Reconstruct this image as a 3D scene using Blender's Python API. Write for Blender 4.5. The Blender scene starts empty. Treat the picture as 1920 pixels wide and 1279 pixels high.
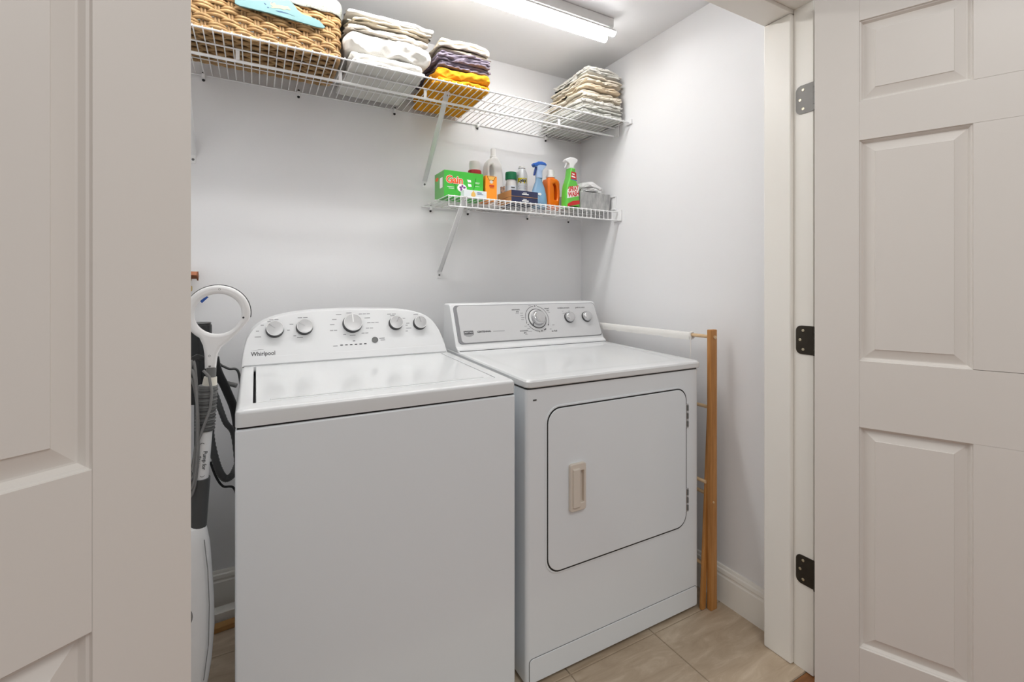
import bpy, bmesh, math, random
from mathutils import Vector, Matrix, noise

# ------------------------------------------------------------------ camera, world, exposure
S = bpy.context.scene
COL = S.collection
R = math.radians
YAW = 28.8
cam_d = bpy.data.cameras.new('camera')
cam_d.sensor_fit = 'HORIZONTAL'; cam_d.sensor_width = 36.0
cam_d.lens = 874.0 / 1920.0 * 36.0
cam_d.shift_y = -104.5 / 1920.0
cam_d.clip_start = 0.02
cam = bpy.data.objects.new('camera', cam_d); COL.objects.link(cam)
cam.location = (0, 0, 1.2); cam.rotation_euler = (R(90), 0, R(-YAW))
S.camera = cam

w = bpy.data.worlds.new('hall_light'); S.world = w; w.use_nodes = True
bg = w.node_tree.nodes['Background']
bg.inputs[0].default_value = (1.0, 1.0, 0.995, 1); bg.inputs[1].default_value = 0.49
TUBE_POWER = 35.0
HALL_POWER = 13.0
hl = bpy.data.lights.new('hall_top_fill', 'AREA'); hl.shape = 'DISK'; hl.size = 0.9; hl.energy = HALL_POWER; hl.color = (1.0, 0.98, 0.95)  # added unseen fill from above, so doors and fronts darken downwards
hlo = bpy.data.objects.new('hall_top_fill', hl); COL.objects.link(hlo); hlo.location = (0.6, -0.45, 2.48)
vs = S.view_settings
vs.view_transform = 'Standard'; vs.look = 'None'; vs.exposure = 0.0; vs.gamma = 1.0
try: vs.use_curve_mapping = False
except Exception: pass

# ------------------------------------------------------------------ materials
def lin(c):
    c = c / 255.0
    return c / 12.92 if c <= 0.04045 else ((c + 0.055) / 1.055) ** 2.4
def rgb(r, g, b): return (lin(r), lin(g), lin(b), 1.0)
MATS = {}
def mat(name, col, rough=0.5, metal=0.0, var=0.03, scale=8.0, bump=0.0, bscale=200.0, emit=None, spec=0.5, stretch=None, col2=None, trans=0.0, coat=0.0):
    m = bpy.data.materials.new(name); m.use_nodes = True
    nt = m.node_tree; N = nt.nodes; L = nt.links
    b = N['Principled BSDF']
    b.inputs['Roughness'].default_value = rough; b.inputs['Metallic'].default_value = metal
    b.inputs['Specular IOR Level'].default_value = spec
    if trans: b.inputs['Transmission Weight'].default_value = trans
    if coat: b.inputs['Coat Weight'].default_value = coat; b.inputs['Coat Roughness'].default_value = 0.08
    tc = N.new('ShaderNodeTexCoord'); mp = N.new('ShaderNodeMapping'); L.new(tc.outputs['Object'], mp.inputs[0])
    if stretch: mp.inputs['Scale'].default_value = stretch
    nz = N.new('ShaderNodeTexNoise'); nz.inputs['Scale'].default_value = scale; nz.inputs['Detail'].default_value = 4
    L.new(mp.outputs[0], nz.inputs['Vector'])
    rp = N.new('ShaderNodeValToRGB'); L.new(nz.outputs['Fac'], rp.inputs[0])
    rp.color_ramp.elements[0].position = 0.3; rp.color_ramp.elements[1].position = 0.7
    c = rgb(*col)
    rp.color_ramp.elements[0].color = rgb(*col2) if col2 else tuple(x * (1 - var) for x in c[:3]) + (1,)
    rp.color_ramp.elements[1].color = c if col2 else tuple(min(1, x * (1 + var)) for x in c[:3]) + (1,)
    L.new(rp.outputs[0], b.inputs['Base Color'])
    if bump:
        n2 = N.new('ShaderNodeTexNoise'); n2.inputs['Scale'].default_value = bscale; n2.inputs['Detail'].default_value = 3
        L.new(mp.outputs[0], n2.inputs['Vector'])
        bp = N.new('ShaderNodeBump'); bp.inputs['Strength'].default_value = bump; bp.inputs['Distance'].default_value = 0.002
        L.new(n2.outputs['Fac'], bp.inputs['Height']); L.new(bp.outputs[0], b.inputs['Normal'])
    if emit:
        b.inputs['Emission Color'].default_value = emit[0]; b.inputs['Emission Strength'].default_value = emit[1]
    MATS[name] = m
    return m
mat('wall_paint', (238, 238, 239), 0.6, var=0.01, scale=3, bump=0.08, bscale=160)
mat('ceiling_paint', (234, 234, 235), 0.8, var=0.01, scale=3, bump=0.1, bscale=180)
mat('trim_paint', (243, 240, 233), 0.38, var=0.012, scale=4, bump=0.05, bscale=60, stretch=(1, 1, .2))
mat('door_paint', (232, 227, 221), 0.36, var=0.012, scale=3, bump=0.06, bscale=70, stretch=(1, 1, .15))
mat('enamel', (236, 241, 245), 0.22, var=0.008, scale=2, coat=0.3)
mat('enamel_top', (226, 228, 229), 0.2, var=0.008, scale=2, coat=0.4)
mat('console_white', (226, 227, 228), 0.35, var=0.01, scale=3)
mat('console_grey', (206, 206, 207), 0.32, metal=0.15, var=0.012, scale=3)
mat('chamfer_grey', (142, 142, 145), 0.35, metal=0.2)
mat('knob_grey', (190, 190, 191), 0.3, metal=0.35, var=0.02, scale=20)
mat('chrome', (205, 205, 206), 0.18, metal=0.9, var=0.02)
mat('dark_gap', (38, 38, 38), 0.7)
mat('knob_dark', (52, 52, 54), 0.4)
mat('print_grey', (150, 150, 152), 0.6, var=0)
mat('print_dark', (62, 62, 66), 0.6, var=0)
mat('handle_beige', (222, 212, 200), 0.4)
mat('wire_white', (238, 238, 238), 0.3)
mat('black', (20, 20, 21), 0.45)
mat('black_gloss', (30, 31, 32), 0.25)
mat('dark_grey', (72, 73, 73), 0.45)
mat('mid_grey', (112, 113, 112), 0.5)
mat('cord_grey', (128, 128, 127), 0.5)
mat('plastic_white', (240, 240, 240), 0.3)
mat('plastic_cream', (228, 224, 212), 0.35)
mat('hinge_nickel', (118, 116, 113), 0.5, metal=0.6, var=0.05, scale=40)
mat('hinge_bronze', (58, 52, 44), 0.42, metal=0.6, var=0.12, scale=30)
mat('screw', (200, 190, 165), 0.3, metal=0.8)
mat('copper', (150, 98, 72), 0.35, metal=0.7, var=0.15, scale=30)
mat('brass', (196, 172, 116), 0.3, metal=0.8)
mat('blue_tape', (20, 72, 150), 0.5)
mat('rack_wood', (196, 140, 78), 0.45, scale=14, stretch=(6, 6, .5), col2=(168, 112, 52), bump=0.1, bscale=60)
mat('dowel_wood', (222, 192, 152), 0.5, scale=14, stretch=(6, .5, 6), col2=(205, 172, 130))
mat('hall_wood', (150, 96, 48), 0.35, scale=9, stretch=(.6, 8, 6), col2=(112, 70, 34))
mat('wicker', (190, 156, 108), 0.6, scale=40, col2=(150, 114, 70), bump=0.25, bscale=300)
mat('wicker_stake', (172, 140, 96), 0.65, scale=60, col2=(132, 98, 60))
mat('wicker_dark', (92, 68, 42), 0.8, var=0.2)
mat('sign_teal', (98, 134, 136), 0.55, var=0.03, scale=14)
mat('sign_cream', (152, 144, 120), 0.6)
mat('sign_ink', (36, 66, 104), 0.6)
for n_, c_ in dict(cloth_white=(216, 214, 209), cloth_warm=(210, 202, 191), cloth_cream=(206, 197, 180), cloth_fluff=(208, 207, 204),
                   towel_grey=(228, 226, 219), towel_cream=(232, 223, 207), towel_peach=(230, 214, 190), towel_ash=(206, 206, 200),
                   cloth_mauve=(134, 125, 138), cloth_yellow=(226, 156, 38), cloth_bin=(222, 222, 222)).items():
    mat(n_, c_, 0.9, var=0.03, scale=30, bump=0.45, bscale=420, spec=0.15)
mat('bin_fabric', (186, 186, 184), 0.9, scale=60, stretch=(1.2, 1.2, .35), col2=(146, 147, 147), bump=0.35, bscale=300, spec=0.1)
mat('band_white', (232, 230, 226), 0.85, bump=0.4, bscale=300)
mat('green_box', (66, 182, 60), 0.4); mat('green_box_side', (104, 172, 96), 0.45)
mat('green_dark', (20, 98, 40), 0.45); mat('green_cap', (10, 120, 74), 0.35); mat('green_bottle', (96, 190, 66), 0.3)
mat('orange_box', (250, 152, 34), 0.45); mat('orange_plastic', (240, 118, 22), 0.28); mat('print_orange', (240, 96, 40), 0.5, var=0)
mat('print_white', (244, 244, 240), 0.5, var=0); mat('print_red', (196, 36, 32), 0.5, var=0); mat('print_purple', (120, 60, 130), 0.5, var=0)
mat('print_yellow', (240, 222, 30), 0.5, var=0); mat('print_black', (24, 24, 24), 0.5, var=0); mat('print_gold', (232, 186, 96), 0.5, var=0)
mat('print_blue', (70, 120, 170), 0.5, var=0)
mat('box_white', (226, 232, 236), 0.5); mat('navy_box', (38, 44, 78), 0.5); mat('cardboard', (186, 140, 86), 0.8, var=0.05)
mat('bottle_white', (232, 231, 228), 0.35); mat('can_white', (226, 228, 230), 0.3, metal=0.2)
mat('red_plastic', (176, 34, 36), 0.35); mat('blue_bottle', (140, 182, 216), 0.2, trans=0.25); mat('blue_head', (36, 96, 186), 0.3); mat('pale_head', (168, 190, 222), 0.3)
mat('navy_trigger', (24, 58, 130), 0.3); mat('tan_print', (196, 150, 110), 0.6, scale=120, col2=(90, 80, 84))
mat('tube_light', (255, 255, 255), 0.4, emit=((1.0, 0.995, 0.985, 1), TUBE_POWER))
mat('housing', (225, 225, 224), 0.4)
# liner: pale cloth with a faint grey-green printed pattern
def liner_mat():
    m = mat('liner_cloth', (238, 238, 230), 0.9, bump=0.4, bscale=300)
    nt = m.node_tree; N = nt.nodes; L = nt.links
    v = N.new('ShaderNodeTexNoise'); v.inputs['Scale'].default_value = 46; v.inputs['Detail'].default_value = 2; v.inputs['Distortion'].default_value = 2.2
    tc = [n for n in N if n.type == 'TEX_COORD'][0]; L.new(tc.outputs['Object'], v.inputs['Vector'])
    r = N.new('ShaderNodeValToRGB'); e = r.color_ramp.elements
    e[0].position = 0.46; e[0].color = rgb(168, 168, 160); e[1].position = 0.54; e[1].color = rgb(168, 168, 160)
    k = r.color_ramp.elements.new(0.5); k.color = rgb(126, 132, 120)
    L.new(v.outputs['Fac'], r.inputs[0]); L.new(r.outputs[0], N['Principled BSDF'].inputs['Base Color'])
liner_mat()
def tile_mat():
    m = mat('tile', (196, 178, 154), 0.5, bump=0.05, bscale=60)
    nt = m.node_tree; N = nt.nodes; L = nt.links
    tc = [n for n in N if n.type == 'TEX_COORD'][0]
    mp = N.new('ShaderNodeMapping'); mp.inputs['Rotation'].default_value = (0, 0, R(-38)); mp.inputs['Scale'].default_value = (2.2, 8.0, 1)
    L.new(tc.outputs['Object'], mp.inputs[0])
    a = N.new('ShaderNodeTexNoise'); a.inputs['Scale'].default_value = 2.6; a.inputs['Detail'].default_value = 9; a.inputs['Roughness'].default_value = 0.62; a.inputs['Distortion'].default_value = 1.2
    L.new(mp.outputs[0], a.inputs['Vector'])
    r = N.new('ShaderNodeValToRGB'); e = r.color_ramp.elements
    e[0].position = 0.3; e[0].color = rgb(172, 152, 128); e[1].position = 0.72; e[1].color = rgb(208, 192, 170)
    k = e.new(0.52); k.color = rgb(188, 169, 146)
    L.new(a.outputs['Fac'], r.inputs[0]); L.new(r.outputs[0], N['Principled BSDF'].inputs['Base Color'])
tile_mat()
mat('grout', (170, 154, 134), 0.9)

# ------------------------------------------------------------------ helpers
def link(name, me, m, parent=None, sharp=32, local=False):
    for p in me.polygons: p.use_smooth = True
    try: me.set_sharp_from_angle(angle=R(sharp))
    except Exception: pass
    if m:
        me.materials.clear(); me.materials.append(MATS[m])
    o = bpy.data.objects.new(name, me); COL.objects.link(o)
    if 8 < len(me.polygons) < 1500 and m != 'wicker':
        o.modifiers.new('normals', 'WEIGHTED_NORMAL').keep_sharp = True
    if parent is not None:
        o.parent = parent
        if not local: o.matrix_parent_inverse = parent_inv(parent)
    return o
def parent_inv(p):
    M = Matrix.Identity(4); q = p
    chain = []
    while q is not None:
        chain.append(q); q = q.parent
    for q in reversed(chain):
        B = Matrix.LocRotScale(q.location, q.rotation_euler, q.scale)
        M = M @ (q.matrix_parent_inverse @ B if q.parent else B)
    return M.inverted()
def tag(o, label=None, cat=None, group=None, kind=None):
    if label: o['label'] = label
    if cat: o['category'] = cat
    if group: o['group'] = group
    if kind: o['kind'] = kind
    return o
def thing(name, loc, label=None, cat=None, group=None, rz=0.0, kind=None):
    o = bpy.data.objects.new(name, None); COL.objects.link(o)
    o.location = loc; o.rotation_euler = (0, 0, rz); o.empty_display_size = 0.05
    return tag(o, label, cat, group, kind)
def bm_me(bm, name='m'):
    me = bpy.data.meshes.new(name); bmesh.ops.recalc_face_normals(bm, faces=bm.faces[:]); bm.to_mesh(me); bm.free(); return me
def box_me(x0, x1, y0, y1, z0, z1, bev=0.0, seg=2):
    bm = bmesh.new(); bmesh.ops.create_cube(bm, size=1)
    bmesh.ops.scale(bm, vec=(x1 - x0, y1 - y0, z1 - z0), verts=bm.verts)
    bmesh.ops.translate(bm, vec=((x0 + x1) / 2, (y0 + y1) / 2, (z0 + z1) / 2), verts=bm.verts)
    if bev: bmesh.ops.bevel(bm, geom=bm.edges[:], offset=bev, segments=seg, affect='EDGES', profile=0.5)
    return bm_me(bm)
def box(name, b, m, parent=None, bev=0.002, seg=2, local=False):
    return link(name, box_me(*b, bev, seg), m, parent, local=local)
def raw(verts, faces):
    me = bpy.data.meshes.new('m'); me.from_pydata([tuple(v) for v in verts], [], faces); me.update()
    bm = bmesh.new(); bm.from_mesh(me); bmesh.ops.recalc_face_normals(bm, faces=bm.faces[:]); bm.to_mesh(me); bm.free(); return me
def loops_me(loops, cap0=True, cap1=True, closed=True):
    n = len(loops[0]); V = [p for l in loops for p in l]; F = []
    for i in range(len(loops) - 1):
        for j in range(n if closed else n - 1):
            k = (j + 1) % n
            F.append((i * n + j, i * n + k, (i + 1) * n + k, (i + 1) * n + j))
    if cap0: F.append(tuple(range(n - 1, -1, -1)))
    if cap1: F.append(tuple((len(loops) - 1) * n + j for j in range(n)))
    return raw(V, F)
def tube_me(pts, r, n=8, closed=False, caps=True, flat=None):
    pts = [Vector(p) for p in pts]; L = []; up = Vector((0, 0, 1)); prev = None
    N = len(pts)
    for i, p in enumerate(pts):
        a = pts[(i - 1) % N] if (closed or i > 0) else p
        b = pts[(i + 1) % N] if (closed or i < N - 1) else p
        t = (b - a).normalized()
        if prev is None:
            s = t.cross(up)
            if s.length < 1e-3: s = t.cross(Vector((1, 0, 0)))
            s.normalize()
        else:
            s = (prev - t * prev.dot(t)).normalized()
        prev = s; q = t.cross(s)
        rr = r[i] if isinstance(r, (list, tuple)) else r
        L.append([p + s * (rr * math.cos(2 * math.pi * k / n)) + q * (rr * math.sin(2 * math.pi * k / n)) for k in range(n)])
    if closed: L.append(L[0][:]); return loops_me(L, False, False)
    return loops_me(L, caps, caps)
def tube(name, pts, r, m, parent=None, n=8, closed=False, local=False):
    return link(name, tube_me(pts, r, n, closed), m, parent, 50, local)
def lathe_me(prof, c=(0, 0, 0), n=28, sx=1.0, sy=1.0, M=None, pw=2.0):
    L = []
    for r, z in prof:
        l = []
        for k in range(n):
            a = 2 * math.pi * k / n; ca, sa = math.cos(a), math.sin(a)
            if pw != 2.0:
                ca = math.copysign(abs(ca) ** (2 / pw), ca); sa = math.copysign(abs(sa) ** (2 / pw), sa)
            l.append(Vector((r * ca * sx, r * sa * sy, z)))
        L.append(l)
    me = loops_me(L)
    if M is None: M = Matrix.Translation(c)
    me.transform(M); return me
def lathe(name, prof, c, m, parent=None, n=28, sx=1.0, sy=1.0, M=None, local=False, pw=2.0, sharp=32):
    return link(name, lathe_me(prof, c, n, sx, sy, M, pw), m, parent, sharp, local)
def rrect(x0, x1, y0, y1, r, n=6):
    P = []
    for cx, cy, a0 in ((x1 - r, y1 - r, 0), (x0 + r, y1 - r, 90), (x0 + r, y0 + r, 180), (x1 - r, y0 + r, 270)):
        for i in range(n + 1):
            a = R(a0 + 90 * i / n); P.append((cx + r * math.cos(a), cy + r * math.sin(a)))
    return P
def curve_me(polys, depth, bevel=0.0, M=None, res=2):
    """flat outline(s) with holes -> solid of given depth, lying in local XY, extruded along Z, centred"""
    cu = bpy.data.curves.new('c', 'CURVE'); cu.dimensions = '2D'; cu.fill_mode = 'BOTH'
    cu.extrude = max(depth / 2 - bevel, 0.00001); cu.bevel_depth = bevel; cu.bevel_resolution = res; cu.offset = -bevel
    for P in polys:
        sp = cu.splines.new('POLY'); sp.points.add(len(P) - 1); sp.use_cyclic_u = True
        for i, p in enumerate(P): sp.points[i].co = (p[0], p[1], 0, 1)
    o = bpy.data.objects.new('c', cu); me = bpy.data.meshes.new_from_object(o)
    bpy.data.objects.remove(o); bpy.data.curves.remove(cu)
    if M is not None: me.transform(M)
    return me
XZ = lambda x, y, z: Matrix.Translation((x, y, z)) @ Matrix.Rotation(R(90), 4, 'X')      # local XY -> world XZ, facing -Y
def plate(name, polys, depth, M, m, parent=None, bevel=0.0, local=False, sharp=32):
    return link(name, curve_me(polys, depth, bevel, M), m, parent, sharp, local)
def text(name, s, size, M, m, parent=None, ext=0.0003, align='CENTER', sx=1.0, shear=0.0, bold=0.0, local=False):
    cu = bpy.data.curves.new('t', 'FONT'); cu.body = s; cu.size = size; cu.extrude = ext; cu.align_x = align; cu.align_y = 'CENTER'; cu.shear = shear; cu.offset = bold
    cu.resolution_u = 3
    o = bpy.data.objects.new('t', cu); me = bpy.data.meshes.new_from_object(o)
    bpy.data.objects.remove(o); bpy.data.curves.remove(cu)
    me.transform(M @ Matrix.Diagonal((sx, 1, 1, 1)))
    return link(name, me, m, parent, 30, local)
def copy_of(o, loc=None, parent=None):
    c = o.copy(); COL.objects.link(c)
    if parent is not None and c.parent is not parent: c.parent = parent
    c.matrix_parent_inverse = o.matrix_parent_inverse.copy()
    if loc is not None: c.location = loc
    return c

# ------------------------------------------------------------------ the room
WX0, WX1, WY0, WY1, CZ = -0.33, 1.558, 0.957, 2.05, 2.306
def struct(o): o['kind'] = 'structure'; return o
FT = 0.81   # hall side of the front wall
struct(box('wall_back', (WX0 - .1, WX1 + .1, WY1, WY1 + .1, 0, CZ), 'wall_paint', bev=0))
struct(box('wall_left', (WX0 - .1, WX0, FT, WY1, 0, CZ), 'wall_paint', bev=0))
struct(box('wall_right', (WX1, WX1 + .1, WY0, WY1, 0, CZ), 'wall_paint', bev=0))
struct(box('ceiling', (WX0 - .1, WX1 + .1, FT, WY1 + .1, CZ, CZ + .1), 'ceiling_paint', bev=0))
JR, JL, JZ = 1.515, -0.128, 2.092   # rough opening
fw = struct(thing('wall_front', (0.7, FT, 0)))
box('wall_section', (JR, 3.2, FT, WY0, 0, 2.6), 'wall_paint', fw, bev=0)
box('wall_section', (-2.2, JL, FT, WY0, 0, 2.6), 'wall_paint', fw, bev=0)
box('header', (JL, JR, FT, WY0, JZ, 2.6), 'wall_paint', fw, bev=0)

# floor: grout bed, tiles, hall boards
fl = struct(thing('floor', (0.6, 1.4, 0)))
box('grout_bed', (WX0, WX1, .83, WY1, -.05, -.003), 'grout', fl, bev=0)
GXS = [-.2, .15, .5, .85, 1.203]; xs = [WX0 - .1] + GXS + [WX1]; ys = [.83, 1.172, 1.78, WY1]
g = .0018
for j in range(len(ys) - 1):
    for i in range(len(xs) - 1):
        x1 = xs[i + 1]
        box('tile', (xs[i] + g, x1 - g, ys[j] + g, ys[j + 1] - g, -.02, 0), 'tile', fl, bev=.0012, seg=1)
hf = struct(thing('floor_hall', (0.6, 0, 0)))
for i in range(14):
    y1 = .828 - i * .083
    cuts = [-2.2] + sorted(c for c in ((i * .61) % 1.9 - 1.6, (i * .61) % 1.9 + .3, (i * .61) % 1.9 + 2.1) if -2.1 < c < 3.1) + [3.2]
    for x0, x1 in zip(cuts[:-1], cuts[1:]):
        box('floor_board', (x0 + .0006, x1 - .0006, y1 - .0822, y1, -.03, -.002), 'hall_wood', hf, bev=.0008, seg=1)
box('floor_field', (-4.5, 5.5, -4.5, .828 - 14 * .083, -.03, -.002), 'hall_wood', hf, bev=0)
# baseboards
BB = [(0, 0), (.014, 0), (.014, .098), (.0115, .103), (.0115, .108), (.0135, .112), (.012, .124), (.0075, .128), (.0075, .131), (.005, .137), (0, .138)]
def baseboard(name, p0, p1, nrm):
    p0, p1, nrm = Vector(p0), Vector(p1), Vector(nrm)
    L = [[p + nrm * a + Vector((0, 0, z)) for a, z in BB] for p in (p0, p1)]
    return struct(link(name, loops_me(L), 'trim_paint', sharp=25))
baseboard('baseboard_right', (WX1, WY0, 0), (WX1, WY1, 0), (-1, 0, 0))
baseboard('baseboard_back', (WX0, WY1, 0), (WX1 - .015, WY1, 0), (0, -1, 0))
baseboard('baseboard_left', (WX0, WY0, 0), (WX0, WY1 - .015, 0), (1, 0, 0))

# door frame: jambs, head, stops, casing
tr = struct(thing('trim_1', (0.7, .86, 0)))
RF, LF = 1.497, -.109           # rebate faces
SR, SL = 1.482, -.097           # stop faces
HZ = 2.074
box('jamb', (RF, JR, FT - .003, .866, 0, HZ), 'trim_paint', tr, bev=.001)
box('jamb', (JL, LF, FT - .003, .866, 0, HZ), 'trim_paint', tr, bev=.001)
box('head_jamb', (JL, JR, FT - .003, .866, HZ, JZ), 'trim_paint', tr, bev=.001)
box('door_stop', (SR, JR - .0005, .8665, WY0, 0, 2.0615), 'trim_paint', tr, bev=.005, seg=3)
box('door_stop', (JL + .0005, SL, .8665, WY0, 0, 2.0615), 'trim_paint', tr, bev=.005, seg=3)
box('door_stop', (JL + .0005, JR - .0005, .8665, WY0, 2.062, JZ), 'trim_paint', tr, bev=.003)
for a, b in ((JR - .012, JR + .06), (JL - .06, JL + .012)):
    box('casing', (a + (0.008 if a > 0 else 0), b - (0.008 if a < 0 else 0), FT - .016, FT, 0, JZ + .05), 'trim_paint', tr, bev=.004)
box('casing', (JL - .06, JR + .06, FT - .016, FT, JZ + .051, JZ + .115), 'trim_paint', tr, bev=.004)

# six-panel doors; local: x along the width from the hinge, y 0..T (y=T faces the closet when shut), z up
DW, DT, DH = .79, .035, 2.052
XR = [(.110, .342), (.448, .680)]
ZR = [(.170, .797), (.985, 1.612), (1.722, 1.952)]
def panel_me(x0, x1, z0, z1, s):
    prof = [(0, 0), (.001, -.0045), (.004, -.0055), (.0065, -.010), (.0085, -.0135), (.011, -.0135), (.034, -.0065), (.0352, -.0045), (.037, -.0045)]
    L = []
    for side in (1, -1):
        lp = []
        for ins, d in prof:
            y = (DT + d) if side > 0 else -d
            lp.append([Vector((s * x, y, z)) for x, z in ((x0 + ins, z0 + ins), (x1 - ins, z0 + ins), (x1 - ins, z1 - ins), (x0 + ins, z1 - ins))])
        L.append(lp)
    allp = list(reversed(L[0])) + L[1]
    return loops_me(allp)
def make_door(name, loc, rz, s, label):
    d = struct(thing(name, loc, rz=rz)); d['label'] = label
    bx = lambda n, x0, x1, z0, z1, bev=.0012: box(n, (min(s * x0, s * x1), max(s * x0, s * x1), 0, DT, z0, z1), 'door_paint', d, bev=bev, local=True)
    e = .003
    bx('stile', e, XR[0][0], .012, DH); bx('stile', XR[1][1], DW - e, .012, DH)
    zs = [.012] + [v for p in ZR for v in p] + [DH]
    for i in range(4): bx('rail', XR[0][0], XR[1][1], zs[2 * i], zs[2 * i + 1], .0004)
    for (a, b) in ZR: bx('muntin', XR[0][1], XR[1][0], a + (.0011 if a > .9 and a < 1.2 else .0003), b - .0003, .0005)
    for (a, b) in ZR:
        for (p, q) in XR: link('panel', panel_me(p, q, a, b, s), 'door_paint', d, 14, True)
    return d
aR, aL = 113.7, 147.1
PR, PL = (1.491, .800, 0), (-.0935, .800, 0)
door_r = make_door('door_2', PR, R(aR), -1, 'white six-panel door swung open on the right, dark hinges')
door_l = make_door('door_1', PL, R(-aL), 1, 'white six-panel door swung open on the left, close to the camera')
def hinge(z, m, parent, px, py, sgn, face):
    # leaf screwed on the jamb rebate, with rounded corners; barrel on the pin line; all carried by the door
    h = .089; y0, y1 = py + .004, .858
    r = .016
    P = [(y0, 0), (y1 - r, 0)] + [(y1 - r + r * math.sin(R(a)), r - r * math.cos(R(a))) for a in (22, 45, 67, 90)] + \
        [(y1, h - r)] + [(y1 - r + r * math.cos(R(a)), h - r + r * math.sin(R(a))) for a in (22, 45, 67, 90)] + [(y0, h)]
    M = Matrix.Translation((face - sgn * .0012, 0, z)) @ Matrix(((0, 0, 1, 0), (1, 0, 0, 0), (0, 1, 0, 0), (0, 0, 0, 1)))
    o = plate('hinge', [P], .0022, M, m, parent)
    for yy, zz in ((y1 - .022, .015), (y1 - .013, h / 2), (y1 - .022, h - .015)):
        Ms = Matrix.Translation((face - sgn * .0024, yy, z + zz)) @ Matrix.Rotation(R(-90 * sgn), 4, 'Y')
        s_ = lathe('screw', [(.0042, -.0005), (.0042, .0006), (.0034, .0011), (.0016, .0011), (.0012, .0002)], None, 'screw', o, n=14, M=Ms)
    for k in range(5):
        lathe('knuckle', [(.0055, 0), (.0055, h / 5 - .001)], (px + sgn * .001, py - .002, z + k * h / 5), m, o, n=12)
for z, m in ((.268, 'hinge_bronze'), (.985, 'hinge_bronze'), (1.735, 'hinge_nickel')):
    hinge(z, m, door_r, PR[0], PR[1], 1, RF)
for z, m in ((.268, 'hinge_bronze'), (.985, 'hinge_bronze'), (1.735, 'hinge_nickel')):
    hinge(z, m, door_l, PL[0], PL[1], -1, LF)

# ------------------------------------------------------------------ ceiling light
lf = thing('ceiling_light', (.69, 1.52, CZ), 'white two-tube batten light glowing on the closet ceiling', 'light')
LTX0, LTX1 = -.205, 1.303
box('housing', (LTX0 - .012, 1.30, 1.487, 1.556, 2.266, CZ - .0005), 'housing', lf, bev=.004)
def half_tube(y, a0, a1, r, m, name, parent, n=14):
    # LED tube: the lower arc glows, the upper arc is a metal back
    L = [[Vector((x, y + r * math.sin(R(a0 + (a1 - a0) * i / n)), 2.247 - r * math.cos(R(a0 + (a1 - a0) * i / n)))) for i in range(n + 1)] for x in (LTX0, LTX1)]
    return link(name, loops_me(L), m, parent, 60)
for y in (1.492, 1.546):
    o = half_tube(y, -87, 87, .0145, 'tube_light', 'light_tube', lf)
    half_tube(y, 88, 272, .0143, 'housing', 'tube_back', o)
for x in (LTX0 + .006, 1.285):
    box('lamp_holder', (x - .006, x + .006, 1.482, 1.556, 2.256, 2.268), 'housing', lf, bev=.002)

# ------------------------------------------------------------------ washing machine
WS = thing('washing_machine', (.31, 1.49, 0), 'white top-loading washing machine with arched five-knob console, beside the dryer', 'washing machine')
X0, X1, YF, YB = -.040, .660, 1.180, 1.86
TS = .028   # rise of the top per metre of depth
def top_z(y, z0): return z0 + TS * (y - YF)
def sloped_slab(x0, x1, y0, y1, zb, zt, r, name, m, parent, seg=3, slope=True):
    bm = bmesh.new(); bmesh.ops.create_cube(bm, size=1)
    bmesh.ops.scale(bm, vec=(x1 - x0, y1 - y0, zt - zb), verts=bm.verts)
    bmesh.ops.translate(bm, vec=((x0 + x1) / 2, (y0 + y1) / 2, (zb + zt) / 2), verts=bm.verts)
    E = [e for e in bm.edges if max(v.co.z for v in e.verts) > (zb + zt) / 2]
    bmesh.ops.bevel(bm, geom=E, offset=r, segments=seg, affect='EDGES', profile=0.5)
    for v in bm.verts:
        if v.co.z > (zb + zt) / 2: v.co.z += TS * (v.co.y - y0)
    return link(name, bm_me(bm), m, parent, 25)
cab = box('cabinet', (X0, X1, YF, YB, .022, .8835), 'enamel', WS, bev=.006, seg=3)
box('top_seam', (X0 + .004, X1 - .004, YF + .004, YB - .004, .878, .892), 'dark_gap', WS, bev=0)
# top: four rails round the lid opening, joined as one pressed top
LX0, LX1, LY0, LY1 = .000, .618, 1.232, 1.690
bm = bmesh.new()
ZB, ZT = .8885, .9265
out = rrect(X0, X1, YF - .003, YB, .014, 5); inn = rrect(LX0 - .006, LX1 + .003, LY0 - .0025, LY1, .004, 5)
def ring(poly, z): return [bm.verts.new((x, y, z + (TS * (y - YF) if z > .9 else 0))) for x, y in poly]
def inset(poly, d):
    cx = sum(p[0] for p in poly) / len(poly); cy = sum(p[1] for p in poly) / len(poly)
    hx = max(abs(p[0] - cx) for p in poly); hy = max(abs(p[1] - cy) for p in poly)
    return [(cx + (p[0] - cx) * (hx - d) / hx, cy + (p[1] - cy) * (hy - d) / hy) for p in poly]
rs = [ring(inset(inn, -.02), ZB), ring(out, ZB), ring(out, ZT - .010), ring(inset(out, .0015), ZT - .005), ring(inset(out, .005), ZT - .0015), ring(inset(out, .010), ZT),
      ring(inn, ZT), ring(inset(inn, .001), ZT - .014)]
for a, b in zip(rs[:-1], rs[1:]):
    for j in range(len(a)):
        k = (j + 1) % len(a); bm.faces.new((a[j], a[k], b[k], b[j]))
link('top', bm_me(bm), 'enamel_top', WS, 30)
box('lid_well', (LX0 - .004, LX1 + .001, LY0, LY1, .905, .913), 'dark_gap', WS, bev=0)
sloped_slab(LX0, LX1, LY0, LY1 - .002, .914, .9265 + TS * (LY0 - YF) + .0005, .003, 'lid', 'enamel_top', WS)
box('lid_front_lip', (LX0 + .03, LX1 - .03, LY0 + .010, LY0 + .022, .9275, .9305), 'enamel_top', WS, bev=.0014)
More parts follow.
